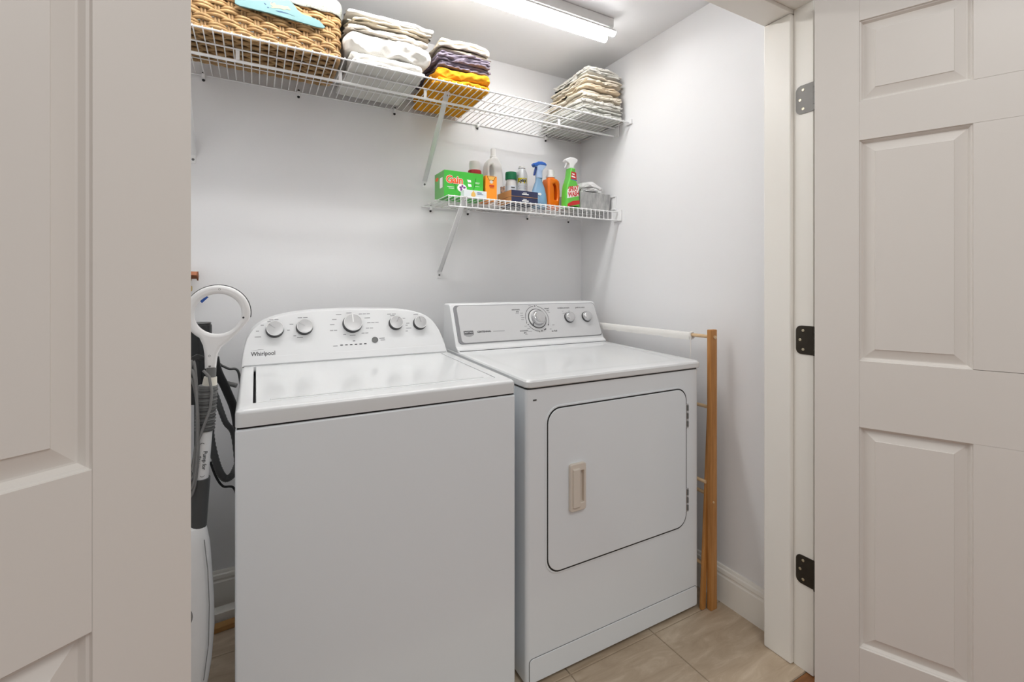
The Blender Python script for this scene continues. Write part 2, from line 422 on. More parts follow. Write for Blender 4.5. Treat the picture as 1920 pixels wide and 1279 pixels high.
# console
CT = R(24); CP = Vector((0, 1.700, .941))
EX, EU, EN = Vector((1, 0, 0)), Vector((0, math.sin(CT), math.cos(CT))), Vector((0, -math.cos(CT), math.sin(CT)))
def face_M(p0, x, h, lift=0.0):
    p = p0 + EX * x + EU * h + EN * lift
    return Matrix(((EX.x, EU.x, EN.x, p.x), (EX.y, EU.y, EN.y, p.y), (EX.z, EU.z, EN.z, p.z), (0, 0, 0, 1)))
OUT = [(-.038, 0), (-.037, .022), (-.034, .048), (-.030, .070), (-.024, .093), (-.016, .111), (-.006, .126), (.006, .138), (.022, .150), (.042, .160), (.066, .169), (.108, .1785), (.14, .183), (.177, .187), (.235, .189), (.297, .190),
       (.36, .189), (.418, .187), (.47, .1845), (.505, .181), (.535, .176), (.562, .1675), (.585, .155), (.604, .138), (.617, .118), (.629, .092), (.638, .062), (.644, .034), (.648, 0)]
OUT = [(x + .006 * (x - .3), h) for x, h in OUT]
def inset2(P, d):
    res = []
    n = len(P)
    for i in range(n):
        a, b, c = P[i - 1], P[i], P[(i + 1) % n]
        e1 = Vector((b[0] - a[0], b[1] - a[1])).normalized(); e2 = Vector((c[0] - b[0], c[1] - b[1])).normalized()
        nn = (Vector((e1.y, -e1.x)) + Vector((e2.y, -e2.x))); nn = nn.normalized() if nn.length > 1e-6 else Vector((0, 0))
        k = max(.5, nn.dot(Vector((e1.y, -e1.x))))
        res.append((b[0] + nn.x * d / k, b[1] + nn.y * d / k))
    return res
def fpt(p0, x, h, lift=0): return p0 + EX * x + EU * h + EN * lift
L = []
back = []
for x, h in OUT:
    p = fpt(CP, x, h); back.append(Vector((p.x, 1.862, p.z)))
mid = [Vector((b.x, 1.80, b.z)) if b.z > 0 else b for b in back]
L = [back, [fpt(CP, x, h, -.007) for x, h in OUT], [fpt(CP, x, h, -.002) for x, h in inset2(OUT, .0015)], [fpt(CP, x, h) for x, h in inset2(OUT, .006)]]
con = link('console', loops_me(L), 'console_white', WS, 28)
# lower band, slightly proud
P = [(-.034, .004), (.645, .004), (.641, .030), (-.031, .030)]
plate('console_band', [P], .002, face_M(CP, 0, 0, .0006), 'console_white', con, .0006)
box('console_seam', (-.036, .648, 1.697, 1.84, .934, .9405), 'dark_gap', WS, bev=0)
def knob(p0, x, h, r, big, ang, parent):
    M = face_M(p0, x, h)
    b = link('knob', lathe_me([(r * 1.06, 0), (r * 1.05, .004), (r * .98, .013), (r * .97, .0165)], n=36, M=M), 'knob_dark', parent, 32)
    link('knob_rim', lathe_me([(r * .96, .015), (r * .99, .017), (r * .985, .0195), (r * .95, .0208), (r * .92, .0205), (r * .9, .0195)], n=36, M=M), 'plastic_white', b)
    link('knob_face', lathe_me([(r * .91, .018), (r * .91, .0198), (r * .86, .0204), (r * .2, .0206)], n=36, M=M), 'knob_grey', b)
    d = M @ Matrix.Translation((r * .42 * math.cos(R(ang)), r * .42 * math.sin(R(ang)), .0208)) @ Matrix.Rotation(R(ang), 4, 'Z')
    plate('pointer', [[(-r * .42, -r * .06), (r * .46, -r * .06), (r * .46, r * .06), (-r * .42, r * .06)]], .0008, d, 'chrome' if not big else 'plastic_white', b)
for x, h, r, ang in ((.056, .120, .0262, 140), (.147, .124, .0255, 150), (.306, .131, .0325, 92), (.462, .126, .0250, 60), (.554, .122, .0245, 100)):
    knob(CP, x, h, r, r > .03, ang, con)
bt = link('button', lathe_me([(.0112, 0), (.0112, .002), (.0095, .0028), (.0085, .0018)], n=28, M=face_M(CP, .380, .066)), 'mid_grey', con)
for i in range(6):
    plate('indicator_lamp', [[(-.0042, -.0016), (.0042, -.0016), (.0042, .0016), (-.0042, .0016)]], .001, face_M(CP, .264 + i * .0162, .0535, .0004), 'print_dark', con)
text('logo', 'Whirlpool', .0195, face_M(CP, .0215, .040, .0002), 'print_dark', con, align='CENTER', sx=.86, bold=.0002)
plate('logo_swoosh', [[(-.028, 0), (-.006, .0035), (.010, .003), (-.008, .0022)]], .0005, face_M(CP, .014, .0515, .0002), 'print_grey', con)
def dashes(lst, p0, parent, m='print_grey', hgt=.0026, name='printed_mark'):
    for x, h, wd in lst:
        n = max(1, int(wd / .0125)); seg = wd / n
        polys = []
        for i in range(n):
            a = -wd / 2 + i * seg
            polys.append([(a, -hgt / 2), (a + seg * .82, -hgt / 2), (a + seg * .82, hgt / 2), (a, hgt / 2)])
        plate(name, polys, .0003, face_M(p0, x, h, .0002), m, parent)
dashes([(.055, .1565, .030), (.020, .138, .011), (.006, .118, .011), (.008, .098, .022), (.040, .1505, .012), (.144, .1605, .034), (.108, .138, .014), (.098, .117, .010), (.117, .096, .010), (.134, .089, .022),
        (.299, .1735, .022), (.263, .168, .022), (.247, .150, .018), (.239, .131, .018), (.242, .109, .026), (.278, .092, .012), (.306, .088, .024), (.352, .168, .042), (.362, .152, .024), (.380, .133, .044), (.366, .112, .028), (.348, .094, .026),
        (.452, .164, .036), (.455, .158, .020), (.497, .146, .012), (.510, .125, .015), (.504, .117, .010), (.512, .105, .024), (.502, .094, .010), (.546, .160, .022), (.408, .071, .024), (.410, .064, .020), (.245, .0515, .018)], CP, con)
dashes([(.308, .0665, .010)], CP, con, 'print_dark')

# ------------------------------------------------------------------ dryer
DR = thing('clothes_dryer', (1.07, 1.52, 0), 'white front-loading clothes dryer with beige door handle, right of the washing machine', 'dryer')
DX0, DX1, DYF, DYB = .702, 1.446, 1.187, 1.88
bm = bmesh.new(); bmesh.ops.create_cube(bm, size=1)
bmesh.ops.scale(bm, vec=(DX1 - DX0, DYB - DYF, .889 - .014), verts=bm.verts); bmesh.ops.translate(bm, vec=((DX0 + DX1) / 2, (DYF + DYB) / 2, (.889 + .014) / 2), verts=bm.verts)
bmesh.ops.bevel(bm, geom=[e for e in bm.edges if abs(e.verts[0].co.z - e.verts[1].co.z) > .5], offset=.014, segments=5, affect='EDGES', profile=.5)
link('cabinet', bm_me(bm), 'enamel', DR, 30)
box('top_seam', (DX0 + .006, DX1 - .006, DYF + .006, DYB - .006, .885, .899), 'dark_gap', DR, bev=0)
TSo = TS; TS = .031
def dryer_top():
    poly = rrect(DX0 - .004, DX1 + .003, DYF - .010, DYB, .018, 6)
    zb, zt = .8955, .9205
    YF0 = DYF - .010
    L = []
    inn2 = rrect(DX0 + .05, DX1 - .045, DYF + .045, 1.70, .02, 6)
    for pl, z, sl in ((inset(poly, .012), zb, 0), (inset(poly, .002), zb, 0), (poly, zb + .003, 0), (poly, zt - .008, 1), (inset(poly, .003), zt - .003, 1), (inset(poly, .009), zt, 1), (inn2, zt, 1), (inset(inn2, .006), zt - .0022, 1)):
        L.append([Vector((x, y, z + (TS * (y - YF0) if sl else 0))) for x, y in pl])
    return loops_me(L)
link('top', dryer_top(), 'enamel_top', DR, 30)
TS = TSo
# toe panel and door
def front_plate(name, x0, x1, z0, z1, r, depth, y, m, parent, bevel=.001):
    cx, cz = (x0 + x1) / 2, (z0 + z1) / 2
    return plate(name, [rrect(x0 - cx, x1 - cx, z0 - cz, z1 - cz, r, 8)], depth, XZ(cx, y, cz), m, parent, bevel)
front_plate('toe_shadow_line', .7105, 1.4352, .0155, .0880, .012, .002, DYF - .0002, 'cord_grey', DR, 0)  # grey plate painted in as the shadow line over the toe panel
front_plate('toe_panel', .7115, 1.4340, .0155, .0865, .012, .005, DYF - .0003, 'enamel', DR, .0014)
front_plate('door_surround', .7665, 1.3835, .3165, .8325, .052, .003, DYF - .0006, 'enamel', DR, .0012)
front_plate('door_groove_shade', .7718, 1.3785, .3215, .8270, .048, .003, DYF - .0012, 'dark_gap', DR, 0)  # dark plate standing in for the shaded groove round the door
dd = front_plate('door', .7758, 1.3748, .3258, .8225, .045, .007, DYF - .0008, 'enamel', DR, .0016)
for z0, z1 in ((.680, .767), (.375, .459)):
    h = front_plate('door_hinge', 1.3745, 1.3855, z0, z1, .001, .006, DYF - .0030, 'chrome', dd, .0008)
    for k in range(3):
        zc = z0 + (k + .5) * (z1 - z0) / 3
        front_plate('hinge_knuckle', 1.3765, 1.3835, zc - .010, zc + .010, .001, .003, DYF - .0068, 'mid_grey', h, .0004)
# handle: shallow beige pull with a finger slot on its right
hb = plate('door_handle', [rrect(-.030, .030, -.0735, .0735, .008), rrect(.006, .022, -.050, .050, .003)], .012, XZ(.880, DYF - .0100, .5715), 'handle_beige', dd, .0022)
plate('handle_grip', [rrect(-.022, .005, -.061, .059, .004)], .008, XZ(.880, DYF - .0175, .5715), 'handle_beige', hb, .0025)
box('handle_slot', (.885, .903, DYF - .0052, DYF - .0044, .5205, .6225), 'handle_beige', hb, bev=0)
for z in (.855,):
    box('cabinet_clip', (.724, .736, DYF - .0015, DYF + .002, z, z + .004), 'dark_grey', DR, bev=.0005)
# console: side profile run along X
DP = Vector((0, 1.735, .958))
pr = [(1.712, .936), (1.716, .944), (1.733, .954), (1.737, .962), (1.806, 1.117), (1.812, 1.122), (1.822, 1.124), (1.872, 1.124), (1.878, 1.118), (1.878, .936)]
def dryer_console():
    L = []
    cy, cz = 1.80, 1.02
    for x, k in ((.699, .93), (.7005, .965), (.706, .99), (.716, 1), (1.436, 1), (1.446, .99), (1.4505, .965), (1.452, .93)):
        L.append([Vector((x, cy + (y - cy) * k, .936 + (z - .936) * (1 - (1 - k) * .7))) for y, z in pr])
    return loops_me(L)
dc = link('console', dryer_console(), 'console_white', DR, 28)
box('console_seam', (.706, 1.446, 1.7105, 1.86, .930, .9385), 'dark_gap', DR, bev=0)
def dface(polys, lift, depth, m, parent, name, bevel=0.0, x=0, h=0): return plate(name, polys, depth, face_M(DP, x, h, lift), m, parent, bevel)
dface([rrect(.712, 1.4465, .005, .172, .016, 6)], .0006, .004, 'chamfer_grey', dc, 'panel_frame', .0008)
cpn = dface([rrect(.726, 1.443, .008, .169, .016, 6)], .0018, .005, 'console_grey', dc, 'control_panel', .0012)
LIFT = .0046
def arc(r0, r1, a0, a1, n=24):
    P = [(r1 * math.cos(R(a0 + (a1 - a0) * i / n)), r1 * math.sin(R(a0 + (a1 - a0) * i / n))) for i in range(n + 1)]
    return P + [(r0 * math.cos(R(a1 + (a0 - a1) * i / n)), r0 * math.sin(R(a1 + (a0 - a1) * i / n))) for i in range(n + 1)]
KX, KH = 1.103, .1005
dface([arc(.0585, .0605, -28, 76), arc(.0585, .0605, 98, 196), arc(.0585, .0605, 214, 268), arc(.0605, .065, 79, 81, 3), arc(.0605, .065, 196, 199, 3), arc(.0605, .065, 266, 269, 3), arc(.0575, .062, 86, 92, 4), arc(.0575, .062, 204, 209, 4), arc(.0575, .062, 276, 282, 4), arc(.0575, .062, 292, 304, 4), arc(.0575, .062, 325, 331, 4)],
      LIFT, .0003, 'print_dark', cpn, 'dial_scale', 0, KX, KH)
M = face_M(DP, KX, KH, .004)
kd = link('dial', lathe_me([(.0465, 0), (.0465, .002), (.044, .0026), (.0425, .0015)], n=40, M=M), 'dark_grey', cpn)
link('dial_skirt', lathe_me([(.0425, .0015), (.0425, .0035), (.036, .006), (.034, .006)], n=40, M=M), 'console_grey', kd)
link('dial_knob', lathe_me([(.035, .005), (.0345, .012), (.031, .021), (.029, .025), (.025, .0275), (.012, .0285), (.004, .0285)], n=40, M=M), 'chrome', kd, 60)
plate('pointer', [[(-.002, -.006), (.002, -.006), (.002, .006), (-.002, .006)]], .0006, face_M(DP, KX - .030, KH - .027, .0097), 'print_dark', kd)
for x, h in ((1.276, .0985), (1.376, .099)):
    M = face_M(DP, x, h, .004)
    k = link('knob', lathe_me([(.026, 0), (.0255, .006), (.0235, .010)], n=32, M=M), 'dark_grey', cpn)
    link('knob_cap', lathe_me([(.024, .008), (.0235, .015), (.021, .020), (.017, .022), (.006, .0228)], n=32, M=M), 'chrome', k, 60)
def dtx(s, x, h, size, m='print_dark', bold=0.0): text('lettering', s, size, face_M(DP, x, h, LIFT), m, cpn, bold=bold)
dtx('CENTENNIAL', .832, .052, .0105, 'print_dark', .0003)
dtx('automatic', 1.003, .146, .0105); dtx('dry', 1.009, .136, .0105)
dtx('automatic', 1.022, .047, .0105); dtx('dry', 1.025, .037, .0105)
dtx('timed', 1.165, .147, .0105); dtx('dry', 1.168, .137, .0105)
dtx('air fluff', 1.178, .038, .0105)
dtx('wrinkle prevent', 1.258, .1475, .0105); dtx('push to start', 1.354, .1475, .0105)
def ddash(lst):
    for x, h, wd in lst: dface([[(-wd / 2, -.0011), (wd / 2, -.0011), (wd / 2, .0011), (-wd / 2, .0011)]], LIFT, .0003, 'print_grey', cpn, 'printed_mark', 0, x, h)
ddash([(.90, .0515, .055), (1.006, .128, .016), (1.028, .128, .014), (1.027, .117, .014), (1.030, .107, .016), (1.027, .098, .014), (1.035, .067, .012), (1.048, .055, .014), (1.052, .042, .018), (1.078, .162, .014),
       (1.180, .067, .012), (1.160, .048, .010), (1.172, .128, .012), (1.250, .131, .008), (1.285, .131, .008), (1.252, .120, .012), (1.272, .119, .010), (1.03, .030, .012)])
sh = dface([[(-.022, .012), (.022, .012), (.022, -.006), (.012, -.012), (0, -.014), (-.012, -.012), (-.022, -.006)]], LIFT, .0006, 'chrome', cpn, 'badge', .0, .761, .0475)
plate('badge_band', [[(-.0195, .010), (.0195, .010), (.0195, -.003), (-.0195, -.003)]], .0006, face_M(DP, .761, .0475, LIFT + .0005), 'print_dark', sh)
text('badge_lettering', 'MAYTAG', .0088, face_M(DP, .761, .0510, LIFT + .0009), 'console_grey', sh, bold=.0002)

# ------------------------------------------------------------------ wire shelves
WR = .0019
US = thing('wire_shelf', (.55, 1.86, 1.973), 'long white wire shelf near the ceiling holding the basket and folded linen', 'shelf')
UZ, UY0, UY1 = 1.975, 1.667, WY1 - .006
def rail(name, y, z, r, x0, x1, parent): return tube(name, [(x0, y, z), (x1, y, z)], r, 'wire_white', parent, n=8)
for y, r in ((UY0, .0030), (1.765, .0028), (1.897, .0021), (UY1, .0026)): rail('rail', y, UZ - .0045, r, WX0 + .004, 1.551, US)
rail('hanging_rod', 1.772, 1.934, .0052, WX0 + .004, 1.546, US)
first = tube('deck_wire', [(0, UY0 - .002, 0), (0, UY1 + .002, 0)], WR, 'wire_white', None, n=6)
first.parent = US; first.matrix_parent_inverse = parent_inv(US); first.location = (WX0 + .012, 0, UZ)
nW = int((1.548 - (WX0 + .012)) / .0254)
for i in range(1, nW + 1): copy_of(first, (WX0 + .012 + i * .0254, 0, UZ), US)
for x in (-.052, .267, .584, .901, 1.219):
    box('rod_hanger', (x - .006, x + .006, 1.7685, 1.7725, 1.936, 1.971), 'wire_white', US, bev=.0015)
def clip(x, y, z, parent):
    c = box('wall_clip', (x - .006, x + .006, y - .012, y + .0055, z - .013, z + .004), 'plastic_white', parent, bev=.003)
    for dz in (-.0165,):
        M = Matrix.Translation((x, y + .0035, z + dz)) @ Matrix.Rotation(R(90), 4, 'X')
        lathe('clip_screw', [(.0052, 0), (.0052, .002), (.003, .004)], None, 'black', c, n=12, M=M)
    M = Matrix.Translation((x, y - .004, z + .006)) @ Matrix.Rotation(R(90), 4, 'X')
    lathe('clip_pin', [(.0040, 0), (.0040, .0035), (.002, .0045)], None, 'black', c, n=10, M=M)
for x in (-.168, .150, .535, .935, 1.325): clip(x, WY1 - .006, UZ - .0045, US)
def brace(x, y0, z0, z1, parent):
    # folded strap from the front wire down to a foot on the wall
    a, b = Vector((x, y0, z0)), Vector((x, WY1 - .006, z1 + .012)); d = (b - a).normalized(); q = Vector((1, 0, 0)); n = d.cross(q)
    L = []
    prof = [(-.0105, 0), (-.0105, .006), (-.009, .006), (-.009, .0012), (.009, .0012), (.009, .006), (.0105, .006), (.0105, 0)]
    for p in (a - d * .004, b): L.append([p + q * u + n * (v - .003) for u, v in prof])
    o = link('brace', loops_me(L), 'wire_white', parent, 20)
    ft = box('brace_foot', (x - .0085, x + .0085, WY1 - .004, WY1 - .0004, z1 - .016, z1 + .022), 'wire_white', o, bev=.0012)
    M = Matrix.Translation((x, WY1 - .004, z1 - .002)) @ Matrix.Rotation(R(90), 4, 'X')
    lathe('foot_screw', [(.0045, 0), (.0045, .0015), (.002, .003)], None, 'mid_grey', o, n=12, M=M)
    M = Matrix.Translation((x, y0 - .0015, z0 - .012)) @ Matrix.Rotation(R(90), 4, 'X')
    lathe('brace_rivet', [(.0035, 0), (.0035, .0015), (.002, .002)], None, 'chrome', o, n=10, M=M)
brace(.672, 1.762, 1.972, 1.66, US)
brace(-.20, 1.762, 1.972, 1.66, US)
eb = box('end_bracket', (1.5495, 1.5575, 1.742, 1.792, 1.926, 1.992), 'plastic_white', US, bev=.003)
box('bracket_tab', (1.5475, 1.5575, 1.652, 1.690, 1.962, 1.986), 'plastic_white', US, bev=.003)
LS = thing('wire_shelf', (1.08, 1.89, 1.558), 'short white wire shelf holding cleaning products above the dryer', 'shelf')
LZ, LY0, LY1, LX0_, LX1_ = 1.560, 1.745, WY1 - .006, .668, 1.540
for y, z, r in ((LY0, LZ - .003, .0030), (LY0 - .0005, LZ - .044, .0030), (1.86, LZ - .0045, .0024), (1.955, LZ - .0045, .0024), (LY1, LZ - .0045, .0026)):
    rail('rail', y, z, r, LX0_ - (.012 if y > 1.76 else -.004), LX1_ + .006, LS)
first = tube('deck_wire', [(0, LY0 - .002, -.044), (0, LY0 - .002, -.004), (0, LY0 - .001, -.001), (0, LY0 + .004, 0), (0, LY1 + .002, 0)], WR, 'wire_white', None, n=6)
first.parent = LS; first.matrix_parent_inverse = parent_inv(LS); first.location = (LX0_ + .004, 0, LZ)
for i in range(1, 34): copy_of(first, (LX0_ + .004 + i * .0254, 0, LZ), LS)
for x in (.700, .885, 1.215, 1.47): clip(x, WY1 - .006, LZ - .0045, LS)
brace(.742, LY0 - .002, LZ - .004, 1.249, LS)
for yy, z0, z1 in ((1.735, 1.512, 1.566),): box('end_bracket', (1.5465, 1.5575, yy - .012, yy + .045, z0, z1), 'plastic_white', LS, bev=.003)
e2 = box('end_bracket', (1.5515, 1.5575, 1.765, 1.800, 1.568, 1.640), 'plastic_white', LS, bev=.002)
for z in (1.572, 1.634): box('bracket_tab', (1.5455, 1.5575, 1.765, 1.80, z, z + .006), 'plastic_white', LS, bev=.002)

# ------------------------------------------------------------------ linen
def slab_points(nx, ny, nz):
    """surface grid of a cube -1..1 as verts/faces"""
    bm = bmesh.new(); idx = {}
    def v(i, j, k):
        key = (i, j, k)
        if key not in idx: idx[key] = bm.verts.new((2 * i / nx - 1, 2 * j / ny - 1, 2 * k / nz - 1))
        return idx[key]
    for k in (0, nz):
        for i in range(nx):
            for j in range(ny): bm.faces.new((v(i, j, k), v(i + 1, j, k), v(i + 1, j + 1, k), v(i, j + 1, k)))
    for j in (0, ny):
        for i in range(nx):
            for k in range(nz): bm.faces.new((v(i, j, k), v(i + 1, j, k), v(i + 1, j, k + 1), v(i, j, k + 1)))
    for i in (0, nx):
        for j in range(ny):
            for k in range(nz): bm.faces.new((v(i, j, k), v(i, j + 1, k), v(i, j + 1, k + 1), v(i, j, k + 1)))
    return bm
def folded(name, x0, x1, y0, y1, z0, z1, layers, m, seed, label, cat, group, wav=.006, puff=1.0, jit=.006, rz=0.0, hump=0.0, lump=0.0, zb=None):
    rnd = random.Random(seed); V = []; F = []; cx, cy = (x0 + x1) / 2, (y0 + y1) / 2
    base = UZ if zb is None else zb
    w_ = [rnd.uniform(.75, 1.35) for _ in range(layers)]; tot = sum(w_); zacc = z0
    psd = Vector((sum(ord(c) for c in group) * .37, 2.1, 0))
    for l in range(layers):
        th = (z1 - z0) * w_[l] / tot; zc = zacc + th / 2; zacc += th
        bm = slab_points(44, 30, 6)
        hx = (x1 - x0) / 2 + rnd.uniform(-jit, jit * .5); hy = (y1 - y0) / 2 + rnd.uniform(-jit, jit * .5)
        ox, oy = rnd.uniform(-jit, jit) * .7, rnd.uniform(-jit, jit) * .6
        r = th / 2 * 1.02; off = len(V)
        sd = Vector((seed * 3.7 + l * 1.1, seed * 1.9, seed * .77))
        ta, tb = rnd.uniform(-.05, .05), rnd.uniform(-.05, .05)
        for v in bm.verts:
            p = v.co
            ix = max(-hx + r, min(hx - r, p.x * hx)); iy = max(-hy + r, min(hy - r, p.y * hy))
            d = Vector((p.x * hx - ix, p.y * hy - iy, p.z * r)); mx = max(abs(d.x), abs(d.y), abs(d.z), 1e-9)
            q = Vector((ix, iy, 0)) + (d.normalized() * mx if d.length > 1e-9 else d)
            q.x += ox + q.y * ta; q.y += oy + q.x * tb
            e = max(abs(q.x) / hx, abs(q.y) / hy)
            up = max(0.0, zc - base) / .1                       # how far up its pile this layer lies
            wx, wy = q.x + cx, q.y + cy
            n0 = noise.noise(Vector((wx * 10, wy * 8, 0)) + psd) + .55 * noise.noise(Vector((wx * 24, wy * 17, 3)) + psd)
            nm = noise.noise(Vector((q.x * 30 + q.y * 12, q.y * 26, 0)) + sd)
            nh = noise.noise(Vector((q.x * 85 + q.y * 40, q.y * 30, q.z * 60)) + sd)
            q.z += .0055 * min(1.2, up) * n0 + min(th, .014) * (.16 * nm + .07 * nh)
            q.z -= up * .008 * puff * max(0, e - .6) ** 1.4 * 2 - hump * up * (1 - min(1, (q.x / hx) ** 2)) * (1 - .5 * min(1, (q.y / hy) ** 2))
            if lump:
                ridge = 1 - abs(noise.noise(Vector((q.x * 13 + q.y * 9 + q.z * 30, q.y * 8 - q.z * 16, 0)) + sd)) * 2
                k2 = max(0, ridge) ** 2
                if p.z > -.5: q.z += lump * (k2 - .4) * .6 * max(0, p.z)
                if q.y < 0: q.y -= lump * (k2 - .5) * 1.1 * max(0, e - .6) * 2.5
            k = max(0, e - .82) * 5.5
            nb = noise.noise(Vector((wx * 22, wy * 22, q.z * 18 + l * .9)) + sd * .3)
            nb2 = noise.noise(Vector((wx * 58, wy * 58, q.z * 70 + l * 2.7)) + sd * 1.7)
            nb3 = abs(noise.noise(Vector((wx * 36 - q.z * 60, wy * 36, l * 1.7)) + sd * 2.1))
            dk = (wav * 1.1 * nb + wav * .45 * nb2 - wav * 1.0 * max(0, .22 - nb3) * 4) * k
            if abs(q.x) / hx > abs(q.y) / hy: q.x += dk * (1 if q.x > 0 else -1)
            else: q.y -= dk * (1 if q.y < 0 else -1)
            z = max(z0 + .0004, zc + q.z)
            V.append(Vector((q.x, q.y, z - z0)))
        bm.verts.index_update()
        for f in bm.faces: F.append(tuple(off + w2.index for w2 in f.verts))
        bm.free()
    me = raw(V, F); o = link(name, me, m, None, 75)
    o.location = (cx, cy, z0); o.rotation_euler = (0, 0, rz)
    sb = o.modifiers.new('soft', 'SUBSURF'); sb.levels = 0; sb.render_levels = 1
    return tag(o, label, cat, group)
SZ = UZ + WR + .0006
gW = 'folded white linen beside the basket'
folded('folded_sheet', .285, .556, 1.688, 2.02, SZ, 2.024, 2, 'cloth_white', 3, 'flat folded white sheet, lowest of the white linen pile beside the basket', 'linen', gW, .005)
folded('folded_duvet', .270, .588, 1.682, 2.02, 2.027, 2.094, 1, 'cloth_white', 5, 'puffy white folded duvet, second from the bottom of the white linen pile', 'linen', gW, .006, 1.2, .002, lump=.020)
folded('folded_blanket', .276, .566, 1.690, 2.01, 2.097, 2.124, 2, 'cloth_warm', 8, 'off-white folded blanket resting on the puffy white duvet', 'linen', gW, .010)
folded('folded_blanket', .286, .585, 1.688, 2.00, 2.126, 2.150, 3, 'cloth_cream', 11, 'cream folded blanket, second from the top of the white linen pile', 'linen', gW, .012, jit=.012)
folded('folded_towel', .272, .598, 1.694, 2.00, 2.152, 2.182, 2, 'cloth_fluff', 14, 'fluffy white folded towel topmost of the pile beside the basket', 'towel', gW, .008, 1.2)
gY = 'folded linen above the shelf brace'
folded('folded_sheet', .606, .842, 1.686, 2.03, SZ, 2.044, 2, 'cloth_yellow', 21, 'mustard yellow folded sheet at the bottom of its pile', 'linen', gY, .010, 1.0, .008, lump=.008)
folded('folded_sheet', .612, .832, 1.690, 2.00, 2.048, 2.108, 5, 'cloth_mauve', 24, 'grey-mauve folded sheet between the yellow and cream ones', 'linen', gY, .009, 1.0, .013)
folded('folded_sheet', .604, .842, 1.690, 2.00, 2.111, 2.160, 3, 'cloth_cream', 27, 'cream folded sheet on top of the grey-mauve one', 'linen', gY, .006, 1.6, .012, hump=.010)
gB = 'folded towels in the right corner'
specs = [('towel_ash', SZ, 2.018, 3, 'pale grey folded towel lying on the wire at the bottom of the corner pile', 1.286),
         ('towel_grey', 2.020, 2.058, 4, 'off-white folded towel second from the bottom of the corner pile', 1.290),
         ('towel_cream', 2.060, 2.102, 4, 'thick cream folded towel in the middle of the corner pile', 1.298),
         ('towel_peach', 2.104, 2.134, 3, 'peach-tinted folded towel above the thick cream one in the corner pile', 1.312),
         ('towel_cream', 2.136, 2.174, 4, 'cream folded towel second from the top of the corner pile', 1.316),
         ('towel_grey', 2.176, 2.220, 4, 'off-white folded towel topmost of the corner pile under the ceiling', 1.330)]
for i, (m_, a, b, n_, lb, xl) in enumerate(specs):
    folded('folded_towel', xl, 1.532 - .006 * (i % 2), 1.690 + .003 * (i % 3), 2.02 - .008 * i, a, b, n_, m_, 40 + i * 3, lb, 'towel', gB, .010, 1.3, .010, hump=.003)

# ------------------------------------------------------------------ wicker basket
BK = thing('wicker_basket', (.027, 1.83, SZ), 'natural wicker basket with pale printed liner on the upper wire shelf', 'basket')
def rr_path(x0, x1, y0, y1, r):
    segs = []
    w_, d_ = x1 - x0 - 2 * r, y1 - y0 - 2 * r; arcl = math.pi * r / 2
    total = 2 * (w_ + d_) + 4 * arcl
    def at(s):
        s %= total
        for kind, ln, dat in (('l', w_, (x0 + r, y0, 1, 0)), ('a', arcl, (x1 - r, y0 + r, -90)), ('l', d_, (x1, y0 + r, 0, 1)), ('a', arcl, (x1 - r, y1 - r, 0)),
                              ('l', w_, (x1 - r, y1, -1, 0)), ('a', arcl, (x0 + r, y1 - r, 90)), ('l', d_, (x0, y1 - r, 0, -1)), ('a', arcl, (x0 + r, y0 + r, 180))):
            if s <= ln:
                if kind == 'l':
                    x, y, dx, dy = dat; return Vector((x + dx * s, y + dy * s, 0)), Vector((dy, -dx, 0))
                a = R(dat[2]) + s / r; n = Vector((math.cos(a), math.sin(a), 0)); return Vector((dat[0], dat[1], 0)) + n * r, n
            s -= ln
        return Vector((x0 + r, y0, 0)), Vector((0, -1, 0))
    return total, at
bt_, bat = rr_path(-.205, .254, 1.706, 1.955, .028)
NST = 38; sp_ = bt_ / NST
rows = 8; pitch = .0192; zb0 = SZ + .0145
def weave_row(z, ph, dz, r=.0056, amp=.0062):
    pts = []
    n = NST * 8
    for i in range(n):
        s = bt_ * i / n; p, nn = bat(s)
        wv = math.sin(math.pi * s / sp_ + ph); wv = math.copysign(abs(wv) ** .8, wv)
        jit = noise.noise(Vector((s * 40, z * 90, dz * 900))) * .0012
        pts.append(p + nn * (amp * wv + jit) + Vector((0, 0, z + dz + .0016 * math.cos(math.pi * s / sp_ + ph) * (1 if dz > 0 else .6) + jit)))
    return tube_me(pts, r, 6, True)
for k in range(rows):
    for dz in (-.0048, .0048):
        link('weave_strand', weave_row(zb0 + (k + .5) * pitch, (k % 2) * math.pi + .5 * math.pi, dz), 'wicker', BK, 80)
stk = None
for i in range(NST):
    p, nn = bat((i + .5) * sp_ - .5 * sp_)
    t_ = Vector((-nn.y, nn.x, 0))
    for s in (-1, 1):
        if stk is None:
            stk = tube('stake', [(0, 0, 0), (0, 0, rows * pitch + .008)], .0042, 'wicker_stake', BK, n=6)
        c = stk if (i == 0 and s == -1) else copy_of(stk, None, BK)
        c.location = p + t_ * (.0043 * s) + Vector((0, 0, zb0 - .004))
link('rim', tube_me([bat(bt_ * i / 160)[0] + Vector((0, 0, zb0 - .004 + .0018 * math.sin(i * 1.6))) for i in range(160)], .0078, 8, True), 'wicker', BK, 80)
for k in range(12):
    y = 1.718 + k * .0205
    pts = [(-.195 + .44 * i / 100, y, SZ + .0105 + .0035 * math.sin(math.pi * i / 8 + k * math.pi)) for i in range(101)]
    link('base_strand', tube_me(pts, .0058, 6), 'wicker', BK, 80)
link('base_mat', loops_me([[Vector((x, y, z)) for x, y in rrect(-.198, .247, 1.712, 1.949, .026)] for z in (SZ + .0150, SZ + .0185)]), 'wicker_dark', BK)
